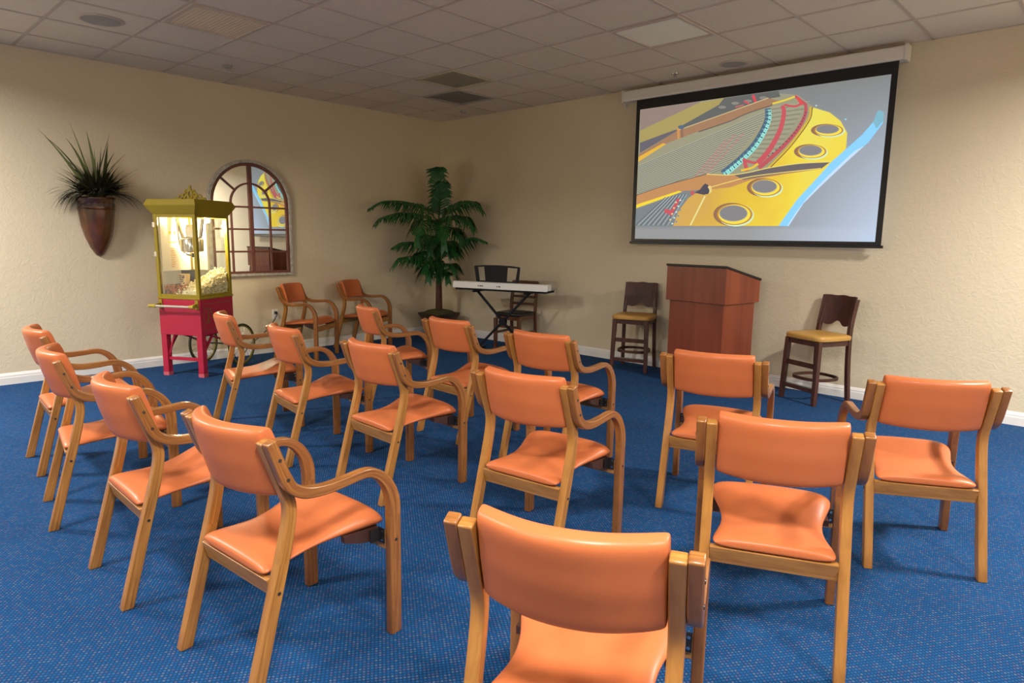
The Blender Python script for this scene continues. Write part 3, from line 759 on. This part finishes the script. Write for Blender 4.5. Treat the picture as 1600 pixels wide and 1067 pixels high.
def frond(pts, ln=.16, n=26, droop=.6, w=.016):
    sp = cr([RX*a+TW*b+Vector((0, 0, z)) for a, b, z in pts], 10)
    m = MB(); L = len(sp)
    m.tube(sp, [.008-.006*k/(L-1) for k in range(L)], 5)
    for k in range(n):
        t = .14+.86*k/(n-1); f_ = t*(L-1); i0 = min(int(f_), L-2); p = sp[i0].lerp(sp[i0+1], f_-i0)
        d = (sp[min(i0+1, L-1)]-sp[max(i0-1, 0)]).normalized()
        side = d.cross(Vector((0, 0, 1)))
        if side.length < .25: side = RX.copy()
        side.normalize(); upv = side.cross(d)
        le = ln*(math.sin(min(1, t*1.15+.18)*PI)**.6*.85+.25)*random.uniform(.85, 1.12)
        for s in (-1, 1):
            dr = (side*s*.75+d*.55+upv*.12+Vector((random.uniform(-.12, .12), random.uniform(-.12, .12), 0))).normalized()
            a = p; b_ = p+dr*le*.5+Vector((0, 0, -droop*.12*le)); c_ = p+dr*le*.82+Vector((0, 0, -droop*le*.75))
            wv = d*w*.5
            m.add([a-wv*.5, a+wv*.5, b_+wv, b_-wv, c_], [(0, 1, 2, 3), (3, 2, 4)])
    m.v = [(max(p[0], -.415+.02), min(p[1], .385), p[2]) for p in m.v]
    m.build('frond', M['palm'], pal, False)
Z0 = lambda Y: 1.62-(Y-480)/651
F = [
 [(0, 0, 1.60), (.02, .10, 1.95), (.0, .18, 2.18), (.03, .24, 2.27), (-.09, .32, 2.25)],
 [(0, 0, 1.58), (.03, .05, 1.85), (.07, .12, 2.08), (.14, .20, 2.08)],
 [(0, 0, 1.58), (-.18, .14, 1.76), (-.42, .34, 1.83), (-.66, .52, 1.82), (-.80, .60, 1.74)],
 [(0, 0, 1.54), (-.2, .20, 1.66), (-.42, .38, 1.69), (-.66, .56, 1.62), (-.74, .62, 1.54)],
 [(0, 0, 1.58), (.16, .10, 1.74), (.36, .24, 1.85), (.52, .34, 1.82), (.61, .40, 1.70)],
 [(0, 0, 1.54), (.14, .16, 1.64), (.30, .34, 1.66), (.44, .46, 1.56), (.50, .52, 1.46)],
 [(0, 0, 1.52), (-.10, .20, 1.60), (-.18, .42, 1.55), (-.22, .56, 1.40), (-.22, .62, 1.26)],
 [(0, 0, 1.50), (.02, .18, 1.60), (.06, .38, 1.54), (.10, .50, 1.38), (.12, .54, 1.22)],
 [(0, 0, 1.50), (.10, .12, 1.52), (.20, .26, 1.50), (.30, .36, 1.40), (.34, .40, 1.30)],
 [(0, 0, 1.08), (-.14, .16, 1.24), (-.30, .34, 1.31), (-.44, .46, 1.30), (-.53, .52, 1.25)],
 [(0, 0, .98), (-.14, .20, 1.10), (-.30, .38, 1.13), (-.46, .52, 1.10), (-.54, .58, 1.00)],
 [(0, 0, 1.04), (.14, .12, 1.18), (.32, .24, 1.32), (.48, .34, 1.38), (.62, .42, 1.34)],
 [(0, 0, 1.10), (.08, .16, 1.22), (.18, .30, 1.24), (.28, .42, 1.14)],
 [(0, 0, .96), (-.04, .18, 1.06), (-.12, .36, 1.04), (-.16, .48, .92)],
 [(0, 0, .94), (.08, .12, 1.02), (.18, .26, 1.02), (.26, .36, .92)],
]
F += [[(0, 0, 1.32), (-.05, .15, 1.40), (-.08, .30, 1.32), (-.08, .36, 1.15)], [(0, 0, 1.26), (.08, .15, 1.33), (.16, .28, 1.26), (.20, .34, 1.12)],
      [(0, 0, .90), (-.05, .12, .98), (-.10, .22, .93), (-.12, .28, .80)], [(0, 0, .88), (.05, .10, .95), (.12, .20, .91), (.15, .26, .78)], [(0, 0, 1.12), (-.10, .12, 1.18), (-.22, .26, 1.16), (-.28, .32, 1.04)]]
for k, p in enumerate(F): frond(p, .30 if k > 1 else .24, 44 if k < 9 else 36, .5 if k < 2 else .95, .026)

# ------------------------------------------------------------------ wall planter
wp = thing('wall_planter', 'copper brown cone wall planter with spiky dark grass on the left wall', 'wall planter', (0, -4.36, 0))
prof = [(.004, 1.150), (.034, 1.167), (.078, 1.24), (.116, 1.34), (.142, 1.45), (.154, 1.56), (.157, 1.60)]
def half(profile, mat, name):
    m = MB(); loops = []
    for r, z in profile:
        loops.append([(r*.98*math.sin(PI*k/24)+.0, -r*math.cos(PI*k/24), z) for k in range(25)])
    m.loft(loops, True, True); return m.build(name, mat, wp, True, ang=50)
half(prof, M['pot_glaze'], 'pot')
half([(.160, 1.596), (.164, 1.602), (.160, 1.610), (.156, 1.612), (.156, 1.674), (.160, 1.678), (.168, 1.695), (.172, 1.708), (.168, 1.716), (.14, 1.716)], M['pot_glaze'], 'rim')
sc = MB()
for k in range(9):
    a = PI*(k+.7)/9.6; r = .158; cz = 1.643
    for q in range(2):
        pts = []
        for e in range(13):
            th = e/12*2.6*PI; rad = .019*(1-e/15)
            aa = a+(.07 if q else -.02)+rad*math.cos(th)/r*(1 if q else -1); pts.append((r*.98*math.sin(aa), -r*math.cos(aa), cz+rad*math.sin(th)*(1 if q else -1)))
        sc.tube(pts, .0035, 5)
sc.build('scroll_relief', M['scroll'], wp, True)
def blades(m, n, base_r, z, lmin, lmax, el0, el1, w, curl, amin=0):
    for k in range(n):
        a = random.choice((-1, 1))*random.uniform(amin, PI/2); el = random.uniform(el0, el1); L = random.uniform(lmin, lmax)
        dx = math.cos(a)*math.cos(el); dy = math.sin(a)*math.cos(el); dz = math.sin(el)
        blade(m, (.06+base_r*math.cos(a)*random.random(), base_r*math.sin(a)*random.random(), z), (dx, dy, dz), L, w*random.uniform(.7, 1.2), curl*random.uniform(.5, 1.3))
def blade(m, p0, d, L, w, curl, n=8):
    p = Vector(p0); d = Vector(d).normalized(); vs = []
    for k in range(n+1):
        t = k/n; side = d.cross(Vector((0, 0, 1)))
        if side.length < 1e-3: side = Vector((0, 1, 0))
        side.normalize(); ww = w*(1-t**1.8)*.5+.0004
        q = Vector((max(p.x, .006), p.y, p.z)); vs += [q-side*ww, q+side*ww]
        p = p+d*(L/n); d = (d+Vector((0, 0, -curl/n))).normalized()
    vs = [(max(v[0], .004), v[1], v[2]) for v in vs]
    m.add(vs, [(2*k, 2*k+1, 2*k+3, 2*k+2) for k in range(n)])
lg = MB()
for d, L, w, cu in (((.15, -.44, .85), .70, .026, .15), ((.1, -.36, .85), .62, .024, .5), ((.2, -.22, .9), .60, .022, .8), ((.1, -.1, .95), .60, .022, .3), ((.2, .05, .95), .52, .024, .2),
                    ((.15, .24, .9), .62, .022, -.35), ((.2, .34, .8), .52, .020, .3), ((.2, .48, .72), .48, .022, .3), ((.15, -.42, .6), .52, .016, .1), ((.2, .5, .6), .42, .016, .7),
                    ((.1, -.18, .9), .66, .014, .25), ((.3, .14, .9), .48, .018, .5), ((.25, -.3, .7), .46, .02, .9)):
    blade(lg, (.07, random.uniform(-.05, .05), 1.70), d, L*1.05, w*2.1, cu+.4)
blades(lg, 14, .08, 1.70, .25, .5, .8, 1.45, .02, .4)
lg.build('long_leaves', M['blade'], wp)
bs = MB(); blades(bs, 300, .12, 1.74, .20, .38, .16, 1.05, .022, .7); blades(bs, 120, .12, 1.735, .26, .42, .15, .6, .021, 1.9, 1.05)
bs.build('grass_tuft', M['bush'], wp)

# ------------------------------------------------------------------ arched mirror
mi = thing('arched_mirror', 'arched window style wall mirror with distressed white frame and brown muntins', 'mirror', (0, -2.828, 0))
SP = 1.722; RO = .485; BOT = .912
def arch(r, zb, n=40):
    return [(-r, zb)]+[(-r*math.cos(PI*k/n), SP+r*math.sin(PI*k/n)) for k in range(n+1)]+[(r, zb)]
def archring(ro, zbo, ri, zbi, x0, x1, mat, name, bevel=0):
    A = arch(ro, zbo); B = arch(ri, zbi); m = MB(); n = len(A)
    loops = []
    for (a, b_) in zip(A, B): loops.append([(x0, *a), (x1, *a), (x1, *b_), (x0, *b_)])
    m.loft(loops, ring=True); return m.build(name, mat, mi, False, bevel)
archring(RO, BOT, RO-.034, BOT+.030, .004, .038, M['distressed'], 'outer_frame', .004)
archring(RO-.034, BOT+.030, RO-.066, BOT+.056, .004, .030, M['mirror_wood'], 'inner_frame', .003)
pl = arch(RO-.05, BOT+.045); MB().prism(pl, 'x', .005, .012).build('mirror_glass', M['mirror'], mi)
mt = MB(); ri = RO-.064
mt.box(.012, .032, -.022, .022, BOT+.055, SP+ri)
mt.build('mullion', M['mirror_wood'], mi, False, .003)
for s in (-1, 1):
    MB().box(.012, .026, s*.226-.010, s*.226+.010, BOT+.055, SP).build('muntin', M['mirror_wood'], mi, False, .002)
    for z in (SP-.035, 1.440, 1.190): MB().box(.012, .025, min(s*.022, s*ri), max(s*.022, s*ri), z-.010, z+.010).build('muntin', M['mirror_wood'], mi, False, .002)
    a = math.radians(40)
    MB().bar((.019, s*.236*math.cos(a), SP+.236*math.sin(a)), (.019, s*ri*math.cos(a), SP+ri*math.sin(a)), .014, .020, (0, s*-math.sin(a), math.cos(a))).build('muntin', M['mirror_wood'], mi, False, .002)
am = MB(); lp = []
for k in range(25):
    a = PI*k/24; lp.append([(x, -r*math.cos(a), SP+r*math.sin(a)) for x, r in ((.012, .216), (.026, .216), (.026, .236), (.012, .236))])
am.loft(lp).build('inner_arch', M['mirror_wood'], mi, False, .002)

# ------------------------------------------------------------------ wall outlet and cord
ol = thing('wall_outlet', 'white wall outlet on the left wall behind the facing chairs', 'outlet', (0, -2.585, .452))
MB().box(0, .006, -.036, .036, -.058, .058).build('cover_plate', M['plastic_white'], ol, False, .003)
MB().box(.006, .008, -.016, .016, -.042, -.010).box(.006, .008, -.016, .016, .010, .042).build('socket', M['trim'], ol, False, .001)
cd = thing('power_cord', 'black power cord running from the outlet towards the popcorn cart', 'cord', (0, 0, 0))
MB().box(.008, .045, -2.600, -2.572, .458, .486).build('plug', M['cord'], cd, False, .004)
MB().tube([tuple(p) for p in cr([(.045, -2.586, .47), (.075, -2.60, .45), (.07, -2.68, .33), (.06, -2.80, .22), (.07, -2.95, .12), (.12, -3.05, .02), (.22, -3.14, .012), (.30, -3.22, .06), (.34, -3.28, .24), (.345, -3.33, .40)], 6)], .005, 6).build('cable', M['cord'], cd, True)

# ------------------------------------------------------------------ popcorn cart
pc = thing('popcorn_cart', 'red and mustard green popcorn cart with glass cabinet by the left wall', 'popcorn cart', (.908, -3.796, 0), math.radians(30))
CW, CD = .464, .49        # front edge runs along -x from the origin corner, depth along +y
Z1, Z2, Z3 = .408, .778, 1.565
MB().box(-CW, 0, 0, CD, Z1, Z2-.02).build('body', M['red'], pc, False, .004)
def face_frame():        # raised border line on the long side, gold
    m = MB(); x = .0008; y0, y1, z0, z1 = .05, .45, .455, .715
    for a, b_, c_, d_ in ((y0, y1, z1-.006, z1), (y0, y1, z0, z0+.006), (y0, y0+.006, z0, z1), (y1-.006, y1, z0, z1)): m.box(0, x, a, b_, c_, d_)
    return m
face_frame().build('pinstripe', M['gold'], pc)
gl = MB()
def stroke(pts, w):
    Q_ = cr([(0, *p) for p in pts], 5); vs = []
    for k, p in enumerate(Q_):
        d = (Q_[min(k+1, len(Q_)-1)]-Q_[max(k-1, 0)]).normalized(); n_ = Vector((0, -d.z, d.y))
        ww = w*(.55+.45*math.sin(PI*k/(len(Q_)-1)))
        for xx in (0., .0012):
            vs += [(xx, p.y+n_.y*ww/2, p.z+n_.z*ww/2), (xx, p.y-n_.y*ww/2, p.z-n_.z*ww/2)]
    fs = []
    for k in range(len(Q_)-1):
        o = 4*k; fs += [(o+2, o+3, o+7, o+6), (o, o+2, o+6, o+4), (o+1, o+5, o+7, o+3)]
    gl.add(vs, fs)
zz = lambda v: Z2-.02-v
stroke([(.065, zz(.095)), (.085, zz(.088)), (.105, zz(.102)), (.112, zz(.125))], .014)
stroke([(.108, zz(.105)), (.112, zz(.16)), (.108, zz(.225))], .018)
stroke([(.128, zz(.085)), (.150, zz(.105)), (.165, zz(.15)), (.182, zz(.205)), (.20, zz(.215))], .018)
stroke([(.075, zz(.215)), (.095, zz(.232)), (.118, zz(.225)), (.13, zz(.212))], .014)
for y in (.215, .262, .309): stroke([(y+.018, zz(.150)), (y, zz(.165)), (y, zz(.195)), (y+.018, zz(.205)), (y+.034, zz(.19)), (y+.034, zz(.165)), (y+.016, zz(.150))], .010)
stroke([(.36, zz(.150)), (.385, zz(.146)), (.41, zz(.150))], .012); stroke([(.365, zz(.155)), (.365, zz(.205))], .012); stroke([(.40, zz(.155)), (.40, zz(.205))], .012)
gl.build('lettering', M['gold'], pc)
# deck between body and cabinet
MB().box(-CW-.006, .006, -.006, CD+.006, Z2-.02, Z2).build('deck', M['olive'], pc, False, .003)
# legs (front) with feet, braces and crossbar
for x0, x1 in ((-CW+.002, -CW+.062), (-.062, -.002)):
    l = MB().box(x0, x1, .002, .062, .035, Z1).build('leg', M['red'], pc, False, .003)
    MB().box(x0-.001, x1+.001, .001, .063, 0, .035).build('foot_cap', pm('faded_foot', (.55, .10, .13), .6), l)
    MB().bar(((x0+x1)/2, .062, .24), ((x0+x1)/2, .20, Z1), .018, .018).build('brace', M['red'], pc)
MB().bar((-CW+.062, .03, .20), (-CW+.13, .03, Z1), .014, .012, (0, 1, 0)).build('brace', M['red'], pc)
MB().box(-CW+.06, -.06, .02, .045, .155, .185).build('crossbar', M['red'], pc, False, .002)
# wheels with spokes at the back
WR = .225; WY = .66
for wx in (-.04, -CW-.05):
    ring = [(wx, WY+(WR-.012)*math.cos(2*PI*k/40), WR+(WR-.012)*math.sin(2*PI*k/40)) for k in range(40)]
    w = MB().tube(ring, .012, 8, ring=True).build('wheel', M['tyre'], pc, True)
    ring2 = [(wx, WY+(WR-.026)*math.cos(2*PI*k/40), WR+(WR-.026)*math.sin(2*PI*k/40)) for k in range(40)]
    MB().tube(ring2, .008, 6, ring=True).build('rim', M['rim'], w, True)
    sp = MB()
    for k in range(20):
        a = 2*PI*k/20; e = .018*(1 if k % 2 else -1)
        sp.tube([(wx+e, WY+.022*math.cos(a+.5), WR+.022*math.sin(a+.5)), (wx, WY+(WR-.03)*math.cos(a), WR+(WR-.03)*math.sin(a))], .0016, 5)
    sp.build('spokes', M['steel'], w)
    hb = MB().lathe([(.001, -.03), (.020, -.03), (.026, -.012), (.026, .012), (.020, .03), (.001, .03)], 16); hb.v = [(wx+p[2], WY+p[0], WR+p[1]) for p in hb.v]; hb.build('hub', M['red'], w, True)
    si = -1 if wx < -.2 else .3
    MB().tube([tuple(p) for p in cr([(max(wx, -CW)+(.03 if si < 0 else -.05), .18, Z1-.004), (max(wx, -CW)+(.03 if si < 0 else -.05), .36, .335), (wx-si*.045, .55, .262), (wx-si*.045, WY, WR)], 5)], .010, 8).build('axle_strut', M['red'], pc, True)
MB().tube([(-CW-.05, WY, WR), (-.04, WY, WR)], .009, 10).build('axle', M['scoop'], pc)
MB().tube([tuple(p) for p in cr([(-CW/2, .20, Z1-.006), (-CW/2, .35, Z1-.05), (-CW/2, .52, Z1-.045), (-CW/2, CD-.01, Z1-.004)], 5)], .010, 8).build('undercarriage_bar', M['scoop'], pc, True)
# handle on the front
hz = .708
for x in (-CW+.03, -.03):
    MB().box(x-.018, x+.018, -.012, 0, hz-.045, hz+.045).build('handle_bracket', M['olive'], pc, False, .004)
    MB().bar((x, -.012, hz), (x, -.085, hz-.012), .022, .030).build('handle_arm', M['olive'], pc, False, .004)
MB().tube([(-CW+.045, -.088, hz-.012), (-.045, -.088, hz-.012)], .0115, 12).build('handle_bar', M['handle'], pc, True)
for a, b_ in ((-CW-.03, -CW+.045), (-.045, .0)): MB().tube([(a, -.088, hz-.012), (b_, -.088, hz-.012)], .017, 12).build('handle_grip', M['grip'], pc, True)
# cabinet frame
pw = .034
for x, y in ((-CW, 0), (-pw, 0), (-CW, CD-pw), (-pw, CD-pw)):
    MB().box(x, x+pw, y, y+pw, Z2, Z3).build('corner_post', M['olive'], pc, False, .003)
for z0, z1 in ((Z2, Z2+.026), (Z3-.03, Z3)):
    f = MB()
    f.box(-CW+pw, -pw, .002, .026, z0, z1).box(-CW+pw, -pw, CD-.026, CD-.002, z0, z1).box(-CW+.002, -CW+.026, pw, CD-pw, z0, z1).box(-.026, -.002, pw, CD-pw, z0, z1)
    f.build('cabinet_rail', M['olive'], pc, False, .002)
a_, b_, c_, d_ = -CW+pw, -pw, Z2+.026, Z3-.03
MB().box(a_, b_, .012, .016, c_, d_).build('glass_pane', M['glass'], pc)
MB().box(-.016, -.012, pw, CD-pw, c_, d_).build('glass_pane', M['glass'], pc)
MB().box(-CW+.012, -CW+.016, pw, CD-pw, c_, d_).build('glass_pane', M['glass'], pc)
MB().box(a_, b_, CD-.016, CD-.012, c_, d_).build('glass_pane', M['glass'], pc)
MB().box(-CW+.034, -CW+.040, .01, .012, c_, d_).build('pane_edge', M['steel'], pc)
for z in (1.44, 1.16): MB().box(-CW-.012, -CW+.02, -.004, .03, z, z+.05).build('door_hinge', M['steel'], pc, False, .003)
# roof
def rq(o, z): return [(-CW-o, -o, z), (o, -o, z), (o, CD+o, z), (-CW-o, CD+o, z)]
MB().loft([rq(.002, Z3), rq(.010, Z3+.012), rq(.050, Z3+.078), rq(.052, Z3+.088), rq(.030, Z3+.138), rq(.0, Z3+.140)]).build('roof', M['olive'], pc, False, .003)
# scrolled crest on the roof
cr_ = MB(); cz = Z3+.140; cxm, cym = -CW/2, CD/2
def scr_(pts, r): cr_.tube([(cxm+x, cym, cz+z) for _, x, z in [tuple(p) for p in cr([(0, a*1.05, b*1.0) for a, b in pts], 5)]], r*1.2, 7)
for s in (-1, 1):
    scr_([(0, .0), (s*.02, .05), (s*.015, .09), (0, .125)], .010)
    scr_([(s*.01, .01), (s*.05, .07), (s*.075, .045), (s*.055, .025), (s*.04, .045)], .009)
    scr_([(s*.05, .0), (s*.09, .052), (s*.125, .03), (s*.105, .008), (s*.085, .025)], .008)
    scr_([(s*.08, .0), (s*.12, .012), (s*.155, .02), (s*.165, .004)], .008)
    scr_([(s*.015, .07), (s*.045, .098), (s*.05, .075)], .008)
scr_([(0, .08), (.0, .11), (0, .14)], .013)
cr_.box(cxm-.172, cxm+.172, cym-.008, cym+.008, cz-.002, cz+.012)
cr_.build('crest', M['olive'], pc, True)
# inside: kettle assembly, lamp, back panel, popcorn
kx, ky = -.225, .22
k = MB().lathe([(.001, 1.205), (.088, 1.205), (.104, 1.215), (.106, 1.325), (.098, 1.335), (.001, 1.337)], 32, (kx, ky, 0)).build('kettle', M['steel'], pc, True)
MB().tube([tuple(p) for p in cr([(kx-.14, ky-.02, Z3-.04), (kx-.135, ky-.02, 1.40), (kx-.12, ky-.02, 1.27), (kx-.06, ky-.02, 1.185), (kx+.03, ky-.02, 1.175)], 6)], .009, 8).build('kettle_arm', M['steel'], pc, True)
MB().box(kx-.10, kx+.10, ky-.02, ky+.02, 1.337, 1.352).bar((kx-.098, ky, 1.345), (kx-.16, ky, Z3-.035), .03, .02, (0, 1, 0)).bar((kx+.098, ky, 1.345), (kx+.14, ky, Z3-.035), .03, .02, (0, 1, 0)).build('kettle_hanger', M['steel'], pc, False, .003)
MB().lathe([(.001, 1.352), (.05, 1.352), (.055, 1.42), (.04, 1.47), (.001, 1.475)], 24, (kx, ky, 0)).build('kettle_motor', M['panel_white'], pc, True)
MB().box(kx+.01, kx+.05, ky-.025, ky-.005, 1.155, 1.195).build('kettle_plug', M['plastic_black'], pc, False, .003)
MB().lathe([(.001, Z3-.075), (.025, Z3-.07), (.034, Z3-.05), (.022, Z3-.035), (.018, Z3-.012), (.001, Z3-.012)], 16, (-.13, .33, 0)).build('bulb', M['bulb'], pc, True)
MB().box(-CW+.026, -CW+.032, .05, CD-.05, 1.02, Z3-.03).box(-CW+.04, -.25, CD-.030, CD-.024, 1.02, Z3-.03).build('backing_panel', M['panel_white'], pc)
# instruction sticker on the inner panel
s1 = MB(); xs0 = -CW+.0325
for y in (.175, .235): s1.box(xs0, xs0+.002, y-.016, y+.016, 1.375, 1.405)
s1.box(xs0, xs0+.002, .155, .255, 1.29, 1.303)
s1.build('sticker_marks', M['sticker_y'], pc)
s2 = MB()
for q in range(9): s2.box(xs0, xs0+.002, .175-.004*(q % 2), .215+.006*(q % 3), 1.055+q*.022, 1.066+q*.022)
s2.build('sticker_text', M['sticker_o'], pc)
MB().box(-CW+.028, -CW+.20, .30, .306, .806, 1.02).build('divider', M['scoop'], pc)
def heap(m, n, x0, x1, y0, y1, zf, r0, r1):
    for q in range(n):
        x, y = random.uniform(x0, x1), random.uniform(y0, y1); z = zf(x, y)*random.uniform(.72, 1.0)+.006; r = random.uniform(r0, r1)
        ico = [(0, 0, 1), (.89, 0, .45), (.28, .85, .45), (-.72, .53, .45), (-.72, -.53, .45), (.28, -.85, .45), (.72, .53, -.45), (-.28, .85, -.45), (-.89, 0, -.45), (-.28, -.85, -.45), (.72, -.53, -.45), (0, 0, -1)]
        fi = [(0, 1, 2), (0, 2, 3), (0, 3, 4), (0, 4, 5), (0, 5, 1), (1, 6, 2), (2, 7, 3), (3, 8, 4), (4, 9, 5), (5, 10, 1), (2, 6, 7), (3, 7, 8), (4, 8, 9), (5, 9, 10), (1, 10, 6), (6, 11, 7), (7, 11, 8), (8, 11, 9), (9, 11, 10), (10, 11, 6)]
        m.add([(x+r*a*random.uniform(.7, 1.25), y+r*b__*random.uniform(.7, 1.25), z+r*c__*random.uniform(.7, 1.25)) for a, b__, c__ in ico], fi)
pf = lambda x, y: Z2+.02+.055+.19*min(1, max(0, (y-.03)/.40))*min(1, max(.12, (x+.40)/.25))
hp = MB(); heap(hp, 1500, -.26, -.022, .04, .46, pf, .008, .014); heap(hp, 520, -.045, -.02, .04, .46, lambda x, y: Z2+.01+(pf(x, y)-Z2-.01)*random.uniform(.1, 1), .008, .013); heap(hp, 420, -.30, -.04, .035, .12, lambda x, y: Z2+.045, .008, .013)
hp.v = [(min(max(a, -CW+.022), -.018), min(max(b__, .018), CD-.034), max(c__, Z2+.002)) for a, b__, c__ in hp.v]
o = hp.build('popcorn_pile', M['corn'], pc); o['kind'] = 'stuff'
bulk = MB(); lp = []
for q in range(7):
    y = .04+.42*q/6; lp.append([(-.26, y, Z2+.001), (-.055, y, Z2+.001), (-.055, y, pf(-.055, y)-.02), (-.13, y, pf(-.13, y)-.02), (-.26, y, pf(-.26, y)-.02)])
bulk.loft(lp).build('popcorn_core', M['corn'], pc)
hc = MB(); heap(hc, 800, -.41, -.19, .022, .28, lambda x, y: Z2+.10, .008, .013)
hc.v = [(a, b__, max(c__, Z2+.002)) for a, b__, c__ in hc.v]
o = hc.build('caramel_corn_pile', M['caramel'], pc); o['kind'] = 'stuff'
MB().box(-.39, -.21, .08, .27, Z2+.001, Z2+.075).build('caramel_core', M['caramel'], pc)
sv = MB().add([(-CW+.034, .05, Z2+.002), (-.33, .05, Z2+.002), (-CW+.034, .05, Z2+.11), (-CW+.034, .26, Z2+.002), (-.33, .26, Z2+.002), (-CW+.034, .26, Z2+.11)], [(0, 1, 2), (5, 4, 3), (0, 3, 4, 1), (1, 4, 5, 2), (2, 5, 3, 0)])
sv.build('scoop_tray', M['scoop'], pc)
# paper tub standing on the caramel corn
tb = thing('paper_tub', 'tan paper popcorn tub with dark print inside the cart cabinet', 'tub')
tb.parent = None
TBM = Matrix.Translation((.908, -3.796, 0)) @ Matrix.Rotation(math.radians(30), 4, 'Z')
tb.matrix_world = TBM @ Matrix.Translation((-.315, .20, Z2+.096))
MB().lathe([(.001, 0), (.036, 0), (.050, .115), (.047, .115), (.034, .004), (.001, .004)], 28).build('cup', M['paper'], tb, True, ang=50)
pr_ = MB(); random.seed(3)
for r_ in range(5):
    for q in range(5):
        if random.random() < .2: continue
        z0 = .018+r_*.019; rad = .036+.014*z0/.115+.0008
        a0 = -PI/2-.62+q*.25; a1 = a0+random.uniform(.14, .24); z1 = z0+random.uniform(.011, .017)
        pr_.add([(rad*math.cos(a0), rad*math.sin(a0), z0), (rad*math.cos(a1), rad*math.sin(a1), z0), ((rad+.002)*math.cos(a1), (rad+.002)*math.sin(a1), z1), ((rad+.002)*math.cos(a0), (rad+.002)*math.sin(a0), z1)], [(0, 1, 2, 3)])
pr_.build('dark_print', M['ink'], tb)

# ------------------------------------------------------------------ lights
def area(name, x, y, e, sx=.56, sy=.56, col=(1, .93, .82)):
    l = bpy.data.lights.new(name, 'AREA'); l.shape = 'RECTANGLE'; l.size = sx; l.size_y = sy; l.energy = e; l.color = col; l.spread = math.radians(164)
    o = bpy.data.objects.new(name, l); COL.objects.link(o); o.location = (x, y, H-.02); return o
WHT = (1., .975, .95)
area('troffer_or_fill_lamp', 1.2, -6.8, 165, .4, .4, WHT)
area('troffer_or_fill_lamp', 4.2, -6.9, 70, .4, .4, WHT)
area('troffer_or_fill_lamp', 7.2, -6.0, 100, .4, .4, WHT)
area('troffer_or_fill_lamp', 8.2, -1.65, 175, .4, .4, WHT)
area('troffer_or_fill_lamp', 8.8, -4.8, 70, .4, .4, WHT)
area('troffer_or_fill_lamp', 5.6, -8.8, 75, .4, .4, WHT)  # added fill lamp at the rear, brightens the chair backs
pl_ = bpy.data.lights.new('cabinet_lamp', 'POINT'); pl_.energy = 28; pl_.color = (1., .84, .60); pl_.shadow_soft_size = .04
po_ = bpy.data.objects.new('cabinet_lamp', pl_); COL.objects.link(po_); po_.location = TBM @ Vector((-.13, .33, Z3-.10))

w = bpy.data.worlds.new('room_ambient'); S.world = w; w.use_nodes = True
w.node_tree.nodes['Background'].inputs[0].default_value = (.05, .05, .05, 1); w.node_tree.nodes['Background'].inputs[1].default_value = .2

# ------------------------------------------------------------------ camera
cam = bpy.data.cameras.new('camera'); co = bpy.data.objects.new('camera', cam); COL.objects.link(co)
cam.sensor_width = 36; cam.lens = 36*1028.3/1600; cam.clip_start = .05
pitch, yaw, roll = -.1569, .7547, .0137
Fv = Vector((-math.sin(yaw)*math.cos(pitch), math.cos(yaw)*math.cos(pitch), math.sin(pitch))); X0 = Vector((math.cos(yaw), math.sin(yaw), 0)); U0 = X0.cross(Fv)
Xv = X0*math.cos(roll)+U0*math.sin(roll); Uv = -X0*math.sin(roll)+U0*math.cos(roll)
mw = Matrix((Xv, Uv, -Fv)).transposed().to_4x4(); mw.translation = (7.3752, -6.3114, 1.3904); co.matrix_world = mw
S.camera = co
S.view_settings.view_transform = 'Standard'; S.view_settings.look = 'None'; S.view_settings.gamma = 1; S.view_settings.use_curve_mapping = False
S.view_settings.exposure = .08
S.cycles.max_bounces = 10; S.cycles.diffuse_bounces = 6; S.cycles.transparent_max_bounces = 16
